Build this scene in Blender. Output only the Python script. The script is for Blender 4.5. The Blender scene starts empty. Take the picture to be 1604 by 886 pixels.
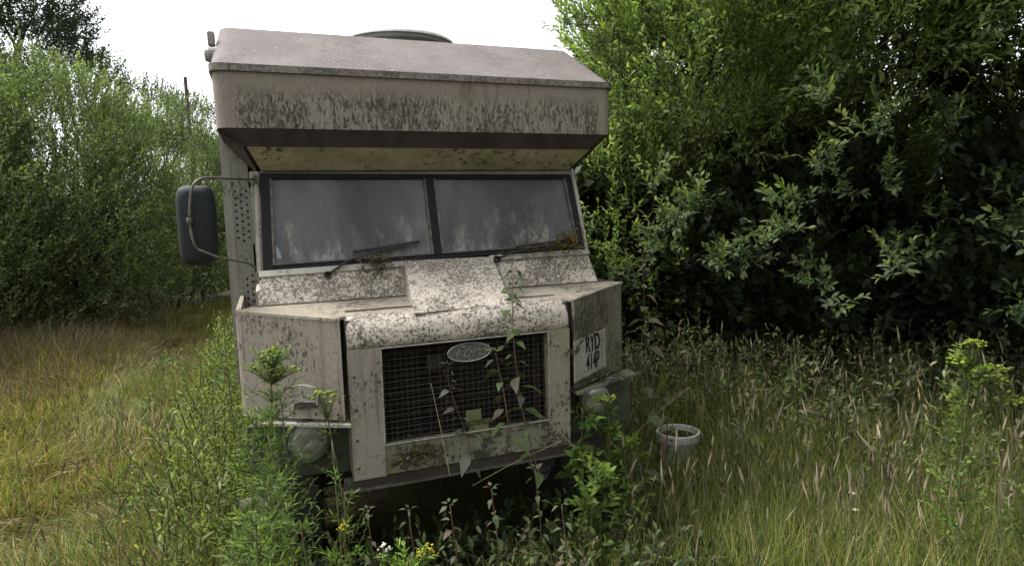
import bpy, bmesh, math, random
import numpy as np
from mathutils import Vector, Matrix
random.seed(7)
SC = bpy.context.scene
COL = SC.collection
R = math.radians
# ------------------------------------------------------------------ camera, sky, sun, exposure
CR = Vector((0.93301384, -0.35856787, -0.0302367)); CU = Vector((0.06566638, 0.08704411, 0.99403785)); CF = Vector((0.35379811, 0.92943661, -0.10475921))
CC = Vector((-0.7903, -2.6247, 1.7072))
cd = bpy.data.cameras.new('camera'); cam = bpy.data.objects.new('camera', cd); COL.objects.link(cam)
m = Matrix((( CR.x, CU.x, -CF.x, CC.x), (CR.y, CU.y, -CF.y, CC.y), (CR.z, CU.z, -CF.z, CC.z), (0, 0, 0, 1)))
cam.matrix_world = m
cd.sensor_width = 36; cd.lens = 36*1003.3/1604; cd.clip_start = 0.05; cd.clip_end = 2000
SC.camera = cam
SUN_EL, SUN_AZ = R(60), R(-55)          # azimuth from +y towards +x
w = bpy.data.worlds.new('World'); SC.world = w; w.use_nodes = True
nt = w.node_tree; bg = nt.nodes['Background']
sky = nt.nodes.new('ShaderNodeTexSky'); sky.sky_type = 'NISHITA'; sky.sun_disc = False
sky.sun_elevation = SUN_EL; sky.sun_rotation = SUN_AZ; sky.air_density = 1.2; sky.dust_density = 4.0; sky.ozone_density = 1.0
hs = nt.nodes.new('ShaderNodeHueSaturation'); hs.inputs['Saturation'].default_value = 0.16
nt.links.new(sky.outputs[0], hs.inputs['Color']); nt.links.new(hs.outputs[0], bg.inputs[0]); bg.inputs[1].default_value = 0.15
sd = bpy.data.lights.new('sun', 'SUN'); sd.energy = 1.4; sd.angle = R(25); sd.color = (1.0, 0.96, 0.9)
so = bpy.data.objects.new('sun', sd); COL.objects.link(so)
sv = Vector((math.sin(SUN_AZ)*math.cos(SUN_EL), math.cos(SUN_AZ)*math.cos(SUN_EL), math.sin(SUN_EL)))
so.rotation_euler = (-sv).to_track_quat('-Z', 'Y').to_euler(); so.location = sv*30
vs = SC.view_settings; vs.view_transform = 'Standard'; vs.look = 'None'; vs.gamma = 1; vs.use_curve_mapping = False; vs.exposure = 1.3
SC.cycles.max_bounces = 6; SC.cycles.transparent_max_bounces = 8; SC.cycles.diffuse_bounces = 3
GZ = -0.05
def at(px, py, y):                       # point of the place at depth y seen at a pixel of the 1604x886 photograph (used while measuring)
    d = (CR*(px-802) - CU*(py-443))/1003.3 + CF
    return CC + d*((y-CC.y)/d.y)
def hit(px, py, p0, n):
    d = (CR*(px-802) - CU*(py-443))/1003.3 + CF; p0 = Vector(p0); n = Vector(n)
    return CC + d*(((p0-CC).dot(n))/d.dot(n))
# ------------------------------------------------------------------ helpers
def root_off(o):
    v = Vector((0, 0, 0))
    while o is not None: v += o.location; o = o.parent
    return v
def link(name, me, mat, parent=None, world=True):
    o = bpy.data.objects.new(name, me); COL.objects.link(o)
    if mat is not None:
        for mm in (mat if isinstance(mat, (list, tuple)) else [mat]): me.materials.append(mm)
    if parent is not None:
        o.parent = parent
        if world:
            off = root_off(parent); me.transform(Matrix.Translation(-off))
    return o
def bmobj(name, bm, mat, parent=None, smooth=False, bevel=0.0, world=True):
    if bevel > 0:
        es = [e for e in bm.edges if len(e.link_faces) == 2 and e.calc_face_angle(0) > 0.5]
        bmesh.ops.bevel(bm, geom=es, offset=bevel, segments=2, affect='EDGES', clamp_overlap=True)
    bmesh.ops.recalc_face_normals(bm, faces=bm.faces)
    me = bpy.data.meshes.new(name); bm.to_mesh(me); bm.free()
    if smooth:
        for p in me.polygons: p.use_smooth = True
    return link(name, me, mat, parent, world)
def thing(name, label, cat, loc=(0, 0, 0), group=None, rotz=0):
    o = bpy.data.objects.new(name, None); COL.objects.link(o); o.location = loc; o.rotation_euler.z = rotz
    o.empty_display_size = 0.1; tag(o, label, cat, group); return o
def tag(o, label, cat, group=None):
    o['label'] = label; o['category'] = cat
    if group: o['group'] = group
    return o
def copy_thing(src, loc, rz=0.0, sc=1.0, label=None, group=None):
    r = src.copy(); COL.objects.link(r); r.location = loc; r.rotation_euler.z = rz; r.scale = (sc, sc, sc)
    if label: r['label'] = label
    if group: r['group'] = group
    for ch in list(src.children):
        c = ch.copy(); COL.objects.link(c); c.parent = r
        for g in list(ch.children):
            d = g.copy(); COL.objects.link(d); d.parent = c
    return r
def box(bm, c, s, rot=None):
    r = bmesh.ops.create_cube(bm, size=1.0)
    M = Matrix.Translation(c) @ (rot.to_4x4() if rot else Matrix()) @ Matrix.Diagonal((*s, 1))
    bmesh.ops.transform(bm, matrix=M, verts=r['verts']); return r['verts']
def box2(bm, a, b):
    a = Vector(a); b = Vector(b); d = b-a
    return box(bm, (a+b)/2, (abs(d.x), abs(d.y), abs(d.z)))
def poly(bm, pts, faces):
    vv = [bm.verts.new(p) for p in pts]
    for f in faces: bm.faces.new([vv[i] for i in f])
    return vv
def slab(bm, pts, th):                   # a polygon with thickness th along minus its normal
    pts = [Vector(p) for p in pts]; n = (pts[1]-pts[0]).cross(pts[2]-pts[1]).normalized()
    k = len(pts); vv = [bm.verts.new(p) for p in pts] + [bm.verts.new(p-n*th) for p in pts]
    bm.faces.new(vv[:k]); bm.faces.new(vv[k:][::-1])
    for i in range(k): bm.faces.new((vv[i], vv[i+k], vv[(i+1) % k+k], vv[(i+1) % k]))
def loft(bm, rings, close=True, caps=True):
    rr = [[bm.verts.new(p) for p in r] for r in rings]; k = len(rings[0])
    for a, b in zip(rr, rr[1:]):
        for i in range(k if close else k-1):
            bm.faces.new((a[i], a[(i+1) % k], b[(i+1) % k], b[i]))
    if caps: bm.faces.new(rr[0][::-1]); bm.faces.new(rr[-1])
def tube(bm, pts, r, n=8, r2=None):
    pts = [Vector(p) for p in pts]; rings = []; up = Vector((0, 0, 1))
    for i, p in enumerate(pts):
        t = (pts[min(i+1, len(pts)-1)]-pts[max(i-1, 0)]).normalized()
        a = t.cross(up)
        if a.length < 0.05: a = t.cross(Vector((0, 1, 0)))
        a.normalize(); b = t.cross(a)
        rad = r if r2 is None else r+(r2-r)*i/(len(pts)-1)
        rings.append([p+(a*math.cos(2*math.pi*k/n)+b*math.sin(2*math.pi*k/n))*rad for k in range(n)])
    loft(bm, rings)
def smoothpath(pts, k=6):                # Catmull-Rom
    pts = [Vector(p) for p in pts]; P = [pts[0]*2-pts[1]]+pts+[pts[-1]*2-pts[-2]]; out = []
    for i in range(1, len(P)-2):
        for j in range(k):
            t = j/k; a, b, c, d = P[i-1:i+3]
            out.append(0.5*((2*b)+(c-a)*t+(2*a-5*b+4*c-d)*t*t+(3*b-a-3*c+d)*t**3))
    out.append(pts[-1]); return out
def lathe(bm, prof, c, axis='z', n=28):
    rings = []; c = Vector(c)
    for rr_, h in prof:
        ring = []
        for k in range(n):
            a = 2*math.pi*k/n; x, y = max(rr_, 1e-4)*math.cos(a), max(rr_, 1e-4)*math.sin(a)
            v = {'z': (x, y, h), 'y': (x, h, y), 'x': (h, x, y)}[axis]; ring.append(c+Vector(v))
        rings.append(ring)
    loft(bm, rings, caps=prof[0][0] < .002 and prof[-1][0] < .002)
# ------------------------------------------------------------------ materials
def newmat(name):
    mt = bpy.data.materials.new(name); mt.use_nodes = True; return mt, mt.node_tree, mt.node_tree.nodes['Principled BSDF']
def N(nt, t, **kw):
    n = nt.nodes.new(t)
    for k, v in kw.items(): setattr(n, k, v)
    return n
def ramp(nt, src, stops):
    r = N(nt, 'ShaderNodeValToRGB'); el = r.color_ramp.elements
    while len(el) > 1: el.remove(el[-1])
    el[0].position = stops[0][0]; c = stops[0][1]; el[0].color = (c, c, c, 1) if not isinstance(c, tuple) else (*c, 1)
    for p, c in stops[1:]:
        e = el.new(p); e.color = (c, c, c, 1) if not isinstance(c, tuple) else (*c, 1)
    nt.links.new(src, r.inputs[0]); return r.outputs[0]
def noise(nt, vec, scale, detail=3, rough=0.55, dist=0.0):
    n = N(nt, 'ShaderNodeTexNoise'); n.inputs['Scale'].default_value = scale; n.inputs['Detail'].default_value = detail
    n.inputs['Roughness'].default_value = rough; n.inputs['Distortion'].default_value = dist
    if vec is not None: nt.links.new(vec, n.inputs['Vector'])
    return n.outputs[0]
def mix(nt, fac, a, b, mode='MIX'):
    x = N(nt, 'ShaderNodeMix', data_type='RGBA', blend_type=mode)
    for s, v in ((x.inputs[0], fac), (x.inputs[6], a), (x.inputs[7], b)):
        if hasattr(v, 'is_linked'): nt.links.new(v, s)
        elif isinstance(v, tuple): s.default_value = (*v, 1)
        else: s.default_value = v
    return x.outputs[2]
def mth(nt, op, a, b=0.0, clamp=False):
    x = N(nt, 'ShaderNodeMath', operation=op); x.use_clamp = clamp
    for s, v in ((x.inputs[0], a), (x.inputs[1], b)):
        if hasattr(v, 'is_linked'): nt.links.new(v, s)
        else: s.default_value = v
    return x.outputs[0]
def objvec(nt, scale=(1, 1, 1)):
    tc = N(nt, 'ShaderNodeTexCoord'); mp = N(nt, 'ShaderNodeMapping'); mp.inputs['Scale'].default_value = scale
    nt.links.new(tc.outputs['Object'], mp.inputs[0]); return mp.outputs[0]
def bump(nt, b, h, strength=0.4, dist=0.01):
    bp = N(nt, 'ShaderNodeBump'); bp.inputs['Strength'].default_value = strength; bp.inputs['Distance'].default_value = dist
    nt.links.new(h, bp.inputs['Height']); nt.links.new(bp.outputs[0], b.inputs['Normal'])
def paint(name, base, dark=(0.045, 0.038, 0.03), amount=0.5, scale=70, streak=1.0, green=0.25, tone=(0.30, 0.26, 0.23), tonef=0.5, rough=0.75, patch=5.0, edge=0.07, zm=None, xm=None, pmod=.2):
    """weathered paint: broad grime, algae, and dense lichen specks; streak<1 stretches the specks downwards"""
    mt, nt, b = newmat(name)
    v = objvec(nt); vs_ = objvec(nt, (1, 1, streak)); vz = objvec(nt, (1.6, 1.6, .35))
    c = mix(nt, mth(nt, 'MULTIPLY', ramp(nt, noise(nt, vz, 2.6, 5, .6), [(.35, 0.0), (.66, 1.0)]), tonef), base, tone)
    c = mix(nt, mth(nt, 'MULTIPLY', ramp(nt, noise(nt, v, 3.1, 4, .65), [(.48, 0.0), (.7, 1.0)]), green), c, (0.16, 0.18, 0.05))
    fine = noise(nt, vs_, scale*2.4, 3, .7)
    c = mix(nt, mth(nt, 'MULTIPLY', ramp(nt, fine, [(.42, 0.0), (.66, 1.0)]), .5), c, tuple(x*.55 for x in base))
    sp = noise(nt, vs_, scale*1.7, 6, .75, .5)
    pm = ramp(nt, noise(nt, v, patch, 4, .6), [(.36, 0.0), (.6, 1.0)])
    th = mth(nt, 'ADD', sp, mth(nt, 'MULTIPLY', mth(nt, 'SUBTRACT', pm, 0.5), pmod))
    t0 = .63-.17*amount
    coarse = noise(nt, vs_, scale*.55, 5, .7, .8)
    spk = mth(nt, 'MAXIMUM', ramp(nt, th, [(t0, 0.0), (t0+edge, 1.0)]), ramp(nt, mth(nt, 'ADD', coarse, mth(nt, 'MULTIPLY', mth(nt, 'SUBTRACT', pm, 0.5), .1)), [(t0+.05, 0.0), (t0+.12, .7)]))
    # rain runs: long thin vertical streaks of rust brown and grey
    run = mth(nt, 'MULTIPLY', ramp(nt, noise(nt, objvec(nt, (1, 1, .045)), 26, 4, .7), [(.52, 0.0), (.68, 1.0)]), ramp(nt, noise(nt, vz, 2.2, 3, .6), [(.4, 0.0), (.6, .75)]))
    c = mix(nt, run, c, (.11, .085, .06))
    if zm:                                  # growth confined to the panel's lower and middle part
        tc = N(nt, 'ShaderNodeTexCoord'); sx = N(nt, 'ShaderNodeSeparateXYZ'); nt.links.new(tc.outputs['Object'], sx.inputs[0])
        wob = mth(nt, 'MULTIPLY', mth(nt, 'SUBTRACT', noise(nt, vz, 7, 4, .7), .5), .12)
        mz = mth(nt, 'DIVIDE', mth(nt, 'SUBTRACT', zm[1], mth(nt, 'ADD', sx.outputs[2], wob)), zm[1]-zm[0], True)
        mx = mth(nt, 'MULTIPLY', mth(nt, 'SUBTRACT', xm, mth(nt, 'ABSOLUTE', mth(nt, 'ADD', sx.outputs[0], wob))), 30, True)
        spk = mth(nt, 'MULTIPLY', spk, mth(nt, 'MULTIPLY', mz, mx))
        c = mix(nt, mth(nt, 'MULTIPLY', mth(nt, 'MULTIPLY', mz, mx), .35), c, (.33, .305, .25))
    c = mix(nt, mth(nt, 'MULTIPLY', spk, .88), c, dark)
    # pale lichen dots
    vo = N(nt, 'ShaderNodeTexVoronoi'); vo.inputs['Scale'].default_value = scale*.7; nt.links.new(v, vo.inputs['Vector'])
    pd = mth(nt, 'MULTIPLY', ramp(nt, vo.outputs['Distance'], [(.10, .7), (.24, 0.0)]), ramp(nt, noise(nt, v, 9, 2), [(.5, 0.0), (.62, .7)]))
    c = mix(nt, pd, c, (.42, .40, .33))
    nt.links.new(c, b.inputs['Base Color']); b.inputs['Roughness'].default_value = rough; b.inputs['Specular IOR Level'].default_value = .25
    bump(nt, b, mth(nt, 'ADD', mth(nt, 'SUBTRACT', spk, mth(nt, 'MULTIPLY', fine, .6)), mth(nt, 'MULTIPLY', noise(nt, v, 3.5, 2, .5), 9.0)), .4, .004)
    return mt
def plain(name, col, rough=0.6, metal=0.0, var=0.35, scale=14, col2=None, spec=.4, bmp=.15):
    mt, nt, b = newmat(name); v = objvec(nt)
    n = noise(nt, v, scale, 5, .65)
    c = mix(nt, ramp(nt, n, [(.35, 0.0), (.7, 1.0)]), col, col2 if col2 else tuple(x*(1-var) for x in col))
    nt.links.new(c, b.inputs['Base Color']); b.inputs['Metallic'].default_value = metal; b.inputs['Specular IOR Level'].default_value = spec
    nt.links.new(ramp(nt, n, [(.3, max(rough-.12, .02)), (.7, min(rough+.12, 1))]), b.inputs['Roughness'])
    bump(nt, b, n, bmp, .004); return mt
def leafmat(name, trans=.35, rough=.5, spec=.35, sat=1.0, vein=.0):
    """colour comes from the per-leaf tint attribute (leaf pigment, lowered for shade on some plants)"""
    mt, nt, b = newmat(name)
    a = N(nt, 'ShaderNodeAttribute', attribute_name='tint')
    n = noise(nt, objvec(nt), 35, 2)
    c = mix(nt, .35, a.outputs['Color'], mix(nt, 1.0, a.outputs['Color'], ramp(nt, n, [(.3, .45), (.7, 1.35)]), 'MULTIPLY'))
    nt.links.new(c, b.inputs['Base Color']); b.inputs['Roughness'].default_value = rough; b.inputs['Specular IOR Level'].default_value = spec
    tr = N(nt, 'ShaderNodeBsdfTranslucent'); nt.links.new(mix(nt, 1.0, c, (1.1, 1.15, .55), 'MULTIPLY'), tr.inputs[0])
    ms = N(nt, 'ShaderNodeMixShader'); ms.inputs[0].default_value = trans
    nt.links.new(b.outputs[0], ms.inputs[1]); nt.links.new(tr.outputs[0], ms.inputs[2])
    nt.links.new(ms.outputs[0], nt.nodes['Material Output'].inputs['Surface']); return mt
M = {}
M['luton_face'] = paint('luton_face', (0.277, 0.238, 0.195), amount=.80, scale=62, streak=.30, edge=.05, green=.12, zm=(2.29, 2.36), xm=.90, pmod=.06, tonef=.8, tone=(.27, .225, .21), patch=3.0)
M['luton_roof'] = paint('luton_roof', (.195, .172, .168), amount=.16, scale=45, green=.06, tonef=.8, tone=(.13, .108, .105), patch=2.5, dark=(.09,.075,.07))
M['luton_rim'] = paint('luton_rim', (0.264, 0.234, 0.218), amount=.75, scale=40, green=.05, tonef=.5, dark=(.10,.085,.075))
M['brown_band'] = plain('brown_band', (.052, .037, .032), .8, var=.5, scale=8, spec=.15)
M['underside'] = paint('underside', (.50, .45, .31), amount=.06, scale=22, green=.75, tonef=.7, tone=(.22, .19, .12), streak=.3)
M['wing'] = paint('wing', (0.306, 0.265, 0.220), amount=.16, scale=42, streak=.5, green=.2, tonef=.5, tone=(.27, .235, .20), patch=2.2)
M['wing_mossy'] = paint('wing_mossy', (0.192, 0.180, 0.144), amount=.70, scale=42, streak=.35, green=.45, tonef=.8, tone=(.15, .13, .095), patch=4)
M['nose'] = paint('nose', (0.660, 0.589, 0.500), amount=.72, scale=52, edge=.05, pmod=.09, green=.1, tonef=.35, tone=(.34, .30, .26), patch=5)
M['nose_front'] = paint('nose_front', (0.367, 0.324, 0.278), amount=.12, scale=40, green=.14, tonef=.5, tone=(.3, .265, .235), patch=3.5, streak=.7)
M['nose_right'] = paint('nose_right', (0.334, 0.307, 0.240), amount=.6, scale=42, green=.4, tonef=.5, tone=(.22, .2, .14), patch=4, streak=.6)
M['sill'] = paint('sill', (0.273, 0.260, 0.202), amount=.55, scale=26, green=.7, tonef=.6, tone=(.16, .15, .09), patch=5)
M['cowl'] = paint('cowl', (0.697, 0.629, 0.519), amount=.75, scale=48, edge=.05, pmod=.1, green=.08, tonef=.3, patch=4, dark=(.10, .085, .07))
M['bonnet'] = paint('bonnet', (0.414, 0.365, 0.294), amount=.5, scale=26, green=.15, tonef=.8, tone=(.24, .21, .17), patch=4, dark=(.12,.1,.08))
M['body'] = paint('body', (0.280, 0.273, 0.238), amount=.1, scale=40, green=.4, tonef=.5, tone=(.26, .25, .21), streak=.5)
M['white_plate'] = paint('white_plate', (0.450, 0.435, 0.375), amount=.1, scale=50, green=.35, tonef=.5)
M['gapdirt'] = paint('gapdirt', (.13, .09, .065), amount=.6, scale=50, green=.3, tonef=.5, tone=(.03, .02, .015), dark=(.2, .18, .15))
M['black_rubber'] = plain('black_rubber', (.022, .022, .024), .65, var=.3, col2=(.045, .043, .04))
M['seal'] = plain('seal', (.008, .008, .010), .6, scale=20, col2=(.02, .019, .018), spec=.2)
M['mirror'] = plain('mirror', (.010, .014, .015), .6, scale=5, col2=(.017, .022, .022), spec=.3, bmp=.03)
M['tube'] = plain('tube', (.16, .15, .13), .6, .3, col2=(.06, .05, .045), scale=30)
M['steel_dark'] = plain('steel_dark', (.035, .032, .03), .7, .3, col2=(.07, .045, .03), scale=20)
M['bumper'] = plain('bumper', (.055, .042, .036), .75, col2=(.03, .025, .02), scale=15)
M['bare_edge'] = plain('bare_edge', (.42, .4, .36), .5, col2=(.2, .18, .14), scale=20)
M['green_panel'] = plain('green_panel', (.05, .065, .04), .6, col2=(.03, .035, .025), scale=9)
M['wire'] = plain('wire', (.10, .085, .065), .6, .2, col2=(.04, .03, .025), scale=40)
M['radiator'] = plain('radiator', (.02, .016, .015), .6, .2, col2=(.05, .035, .03), scale=25)
M['chrome'] = plain('chrome', (.5, .5, .47), .3, .8, col2=(.25, .24, .22), scale=20)
M['badge_enamel'] = plain('badge_enamel', (.03, .032, .036), .6, col2=(.2, .185, .16), scale=110)
M['pale_mark'] = plain('pale_mark', (.30, .28, .25), .7, col2=(.07, .06, .055), scale=90)
M['olive_tag'] = plain('olive_tag', (.16, .17, .07), .6, col2=(.10, .105, .05), scale=14)
M['plate_white'] = paint('plate_white', (.40, .38, .34), amount=.35, scale=60, green=.2, tonef=.6, tone=(.24, .21, .18))
M['plate_black'] = plain('plate_black', (.012, .012, .012), .6)
M['dome_clear'] = plain('dome_clear', (.85, .87, .87), .35, spec=.5)
M['dome_dark'] = plain('dome_dark', (.12, .13, .125), .6, col2=(.2, .19, .17), scale=10)
M['amber'] = plain('amber', (.3, .28, .27), .5, scale=30)
M['seat'] = plain('seat', (.05, .05, .05), .8)
M['trim'] = plain('cab_trim', (.12, .115, .10), .9)
M['bucket'] = plain('bucket_plastic', (.55, .55, .52), .5, col2=(.40, .40, .35), scale=5, bmp=.03)
M['water'] = plain('dark_water', (.02, .02, .012), .85, spec=.1, bmp=.3)
M['wood'] = plain('weathered_wood', (.14, .11, .09), .85, col2=(.07, .055, .045), scale=12, bmp=.5)
M['postwood'] = plain('post_wood', (.12, .07, .05), .85, col2=(.07, .045, .035), scale=12, bmp=.4)
M['bark'] = plain('bark', (.085, .07, .05), .9, col2=(.04, .034, .026), scale=18, bmp=.6)
M['stem'] = plain('stem', (.10, .12, .045), .7, col2=(.12, .09, .05), scale=12)
M['red_stem'] = plain('red_stem', (.12, .06, .045), .7, col2=(.08, .08, .04), scale=12)
M['straw'] = plain('straw', (.34, .29, .17), .8, col2=(.2, .17, .1), scale=30)
M['leaf'] = leafmat('leaf', .36, .5, .3)
M['leaf_near'] = leafmat('leaf_near', .5, .5, .25)
M['grass'] = leafmat('grass_blade', .33, .6, .25)
M['petal'] = leafmat('petal', .3, .6, .2)
def glassmat():
    mt, nt, b = newmat('dirty_glass'); v = objvec(nt)
    tc = N(nt, 'ShaderNodeTexCoord'); sx = N(nt, 'ShaderNodeSeparateXYZ'); nt.links.new(tc.outputs['Object'], sx.inputs[0])
    low = ramp(nt, mth(nt, 'ADD', mth(nt, 'MULTIPLY', mth(nt, 'SUBTRACT', 1.74, sx.outputs[2]), 3.2), mth(nt, 'MULTIPLY', mth(nt, 'SUBTRACT', noise(nt, objvec(nt, (1, 1, .28)), 11, 6, .75), .5), 4.2)), [(.15, 0.0), (.8, 1.0)])
    film = ramp(nt, noise(nt, objvec(nt, (1, 1, .6)), 2.3, 4, .6), [(.3, .4), (.7, .85)])
    spk = ramp(nt, noise(nt, objvec(nt, (1, 1, .35)), 45, 4, .7), [(.6, 0.0), (.66, 1.0)])
    dirtc = mix(nt, mth(nt, 'MULTIPLY', low, .75), mix(nt, ramp(nt, noise(nt, objvec(nt, (1.1, 1.1, .5)), 2.2, 3, .6, .6), [(.38, 0.0), (.66, 1.0)]), (.085, .083, .082), (.185, .187, .19)), (.29, .26, .23))
    dirtc = mix(nt, mth(nt, 'MULTIPLY', spk, mth(nt, 'MULTIPLY', low, .85)), dirtc, (.36, .32, .26))
    b.inputs['Roughness'].default_value = .28; b.inputs['Specular IOR Level'].default_value = .6
    nt.links.new(dirtc, b.inputs['Base Color'])
    tr = N(nt, 'ShaderNodeBsdfTransparent'); tr.inputs[0].default_value = (.7, .75, .75, 1)
    ms = N(nt, 'ShaderNodeMixShader')
    nt.links.new(mth(nt, 'MAXIMUM', mth(nt, 'ADD', film, .12), mth(nt, 'MULTIPLY', low, .97), True), ms.inputs[0])
    nt.links.new(tr.outputs[0], ms.inputs[1]); nt.links.new(b.outputs[0], ms.inputs[2])
    nt.links.new(ms.outputs[0], nt.nodes['Material Output'].inputs['Surface']); return mt
M['glass'] = glassmat()
def lensmat():
    mt, nt, b = newmat('headlight_lens'); b.inputs['Base Color'].default_value = (.8, .82, .74, 1)
    b.inputs['Roughness'].default_value = .06; b.inputs['Transmission Weight'].default_value = .9; b.inputs['IOR'].default_value = 1.45
    wv = N(nt, 'ShaderNodeTexWave'); wv.inputs['Scale'].default_value = 60; nt.links.new(objvec(nt), wv.inputs['Vector']); bump(nt, b, wv.outputs[1], .5, .003)
    return mt
M['lens'] = lensmat()

# ------------------------------------------------------------------ ground
rng = np.random.default_rng(11)
def hgt(x, y):
    x = np.asarray(x, float); y = np.asarray(y, float)
    h = .05*np.sin(x*.7+1.3)*np.cos(y*.5+.4)+.03*np.sin(x*1.9+y*1.3)+.015*np.sin(x*5.1-y*3.7)
    return GZ+h*np.clip((np.hypot(x, y-2)-1.2)/3, .15, 1)
def build_ground():
    ax = np.concatenate([-np.geomspace(700, 14, 16), np.linspace(-13, 13, 131), np.geomspace(14, 700, 16)])
    X, Y = np.meshgrid(ax, ax); Z = hgt(X, Y); n = len(ax)
    V = np.stack([X, Y, Z], -1).reshape(-1, 3)
    idx = np.arange(n*n).reshape(n, n); F = np.stack([idx[:-1, :-1], idx[:-1, 1:], idx[1:, 1:], idx[1:, :-1]], -1).reshape(-1, 4)
    me = bpy.data.meshes.new('ground'); me.from_pydata(V.tolist(), [], F.tolist())
    for p in me.polygons: p.use_smooth = True
    mt, nt, b = newmat('meadow_soil'); v = objvec(nt)
    c = mix(nt, ramp(nt, noise(nt, v, 1.1, 5, .6), [(.35, 0.0), (.65, 1.0)]), (.085, .068, .035), (.055, .06, .022))
    c = mix(nt, ramp(nt, noise(nt, v, 40, 4, .7), [(.45, 0.0), (.6, .6)]), c, (.03, .025, .015))
    nt.links.new(c, b.inputs['Base Color']); b.inputs['Roughness'].default_value = .95; b.inputs['Specular IOR Level'].default_value = .1
    bump(nt, b, noise(nt, v, 30, 4, .7), .8, .03)
    o = link('ground', me, mt); o['kind'] = 'structure'
build_ground()

# ------------------------------------------------------------------ vectorised foliage: templates placed many times inside ONE mesh
class Acc:
    def __init__(s): s.V = []; s.L = []; s.T = []; s.C = []; s.n = 0
    def add(s, tv, tf, O, F, S, tint):
        """tv (k,3) template, tf faces, O (N,3) origins, F (N,3,3) rows = x,y,z axes, S (N,3) scales, tint (N,3)"""
        tv = np.asarray(tv, float); k = len(tv); n = len(O)
        if n == 0: return
        P = tv[None]*S[:, None, :]
        W = np.einsum('nki,nij->nkj', P, F)+O[:, None, :]
        s.V.append(W.reshape(-1, 3))
        tl = np.array([i for f in tf for i in f]); tt = np.array([len(f) for f in tf])
        s.L.append((tl[None]+(np.arange(n)*k)[:, None]+s.n).reshape(-1)); s.T.append(np.tile(tt, n))
        s.C.append(np.repeat(tint, k, axis=0)); s.n += n*k
    def build(s, name, mat, parent=None, smooth=True, world=True):
        V = np.concatenate(s.V).astype(np.float32); L = np.concatenate(s.L).astype(np.int32); T = np.concatenate(s.T).astype(np.int32); C = np.concatenate(s.C)
        me = bpy.data.meshes.new(name); me.vertices.add(len(V)); me.vertices.foreach_set('co', V.ravel())
        me.loops.add(len(L)); me.loops.foreach_set('vertex_index', L)
        me.polygons.add(len(T)); me.polygons.foreach_set('loop_start', (np.cumsum(T)-T).astype(np.int32)); me.polygons.foreach_set('loop_total', T)
        me.polygons.foreach_set('use_smooth', np.full(len(T), smooth))
        a = me.color_attributes.new('tint', 'FLOAT_COLOR', 'POINT')
        a.data.foreach_set('color', np.concatenate([C, np.ones((len(C), 1))], 1).astype(np.float32).ravel())
        me.update(calc_edges=True); me.validate()
        return link(name, me, mat, parent, world)
def nrm(a): return a/np.maximum(np.linalg.norm(a, axis=-1, keepdims=True), 1e-9)
def frames(d, up):
    y = nrm(d); x = np.cross(y, up); bad = np.linalg.norm(x, axis=1) < 1e-3; x[bad] = [1, 0, 0]; x = nrm(x); z = np.cross(x, y)
    return np.stack([x, y, z], 1)
def leaf_t(w=.3, fold=.12, curl=.15, wide=.45):
    def z(y): return -curl*y*y
    v = [(0, 0, 0), (-w*.8, .28, fold*w+z(.28)), (-w*.85, wide+.22, fold*w+z(wide+.22)), (0, 1, z(1)), (w*.85, wide+.22, fold*w+z(wide+.22)), (w*.8, .28, fold*w+z(.28)), (0, .28, z(.28)), (0, wide+.22, z(wide+.22))]
    return v, [(0, 6, 1), (1, 6, 7, 2), (2, 7, 3), (0, 5, 6), (5, 4, 7, 6), (4, 3, 7)]
def leaf_s(w=.32, fold=.2, curl=.2):
    return [(0, 0, 0), (-w, .5, fold*w-curl*.25), (0, 1, -curl), (w, .5, fold*w-curl*.25)], [(0, 3, 2, 1)]
PR_V = [(math.cos(a), 0, math.sin(a)) for a in (0, 2.094, 4.189)]+[(.5*math.cos(a), 1, .5*math.sin(a)) for a in (0, 2.094, 4.189)]
PR_F = [(0, 1, 4, 3), (1, 2, 5, 4), (2, 0, 3, 5)]
def rand_unit(rg, n): return nrm(rg.normal(size=(n, 3)))
def clump(P, f=1.7, ph=0.0):
    x, y, z = P[:, 0]*f+ph, P[:, 1]*f+ph*1.7, P[:, 2]*f-ph
    return (np.sin(x*1.9+1.1*np.sin(y*1.3))*np.cos(y*1.7+np.sin(z*2.1))+np.sin(z*2.3+x*.9))*.5
def shoots(acc, rg, P, D, Ls, k, leaf, template, pal, upbias=.6, twig=(.09, .085, .04), spread=.82, twr=.0035, grad=None):
    """each shoot: a thin stem with k leaves spiralling along it"""
    n = len(P); up = np.tile([0, 0, 1.0], (n, 1))+rg.normal(size=(n, 3))*.15
    Fr = frames(D, up)
    acc.add(PR_V, PR_F, P, Fr, np.stack([np.full(n, twr), Ls, np.full(n, twr)], 1), np.tile(twig, (n, 1)))
    base = pal[rg.integers(0, len(pal), n)]*rg.uniform(.75, 1.25, (n, 1))
    ph = rg.uniform(0, 6.28, n)
    for j in range(k):
        t = (j+.6)/k; a = ph+j*2.4
        side = Fr[:, 0]*np.cos(a)[:, None]+Fr[:, 2]*np.sin(a)[:, None]
        s = spread*(1.05-.75*t)
        d = nrm(nrm(D)*(1-.25*s)+side*s+rg.normal(size=(n, 3))*.16)
        O = P+nrm(D)*(Ls*t)[:, None]
        lu = np.tile([0, 0, 1.0], (n, 1))*upbias+nrm(D)*.5+rg.normal(size=(n, 3))*.35
        sz = leaf*rg.uniform(.65, 1.2, n)*(1.0-.35*abs(t-.5))
        tint = base*rg.uniform(.8, 1.2, (n, 1))
        if j >= k-3: tint = tint*np.array([1.35, 1.3, 1.1])
        acc.add(*template, O, frames(d, lu), np.stack([sz, sz, sz], 1), tint)
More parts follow.
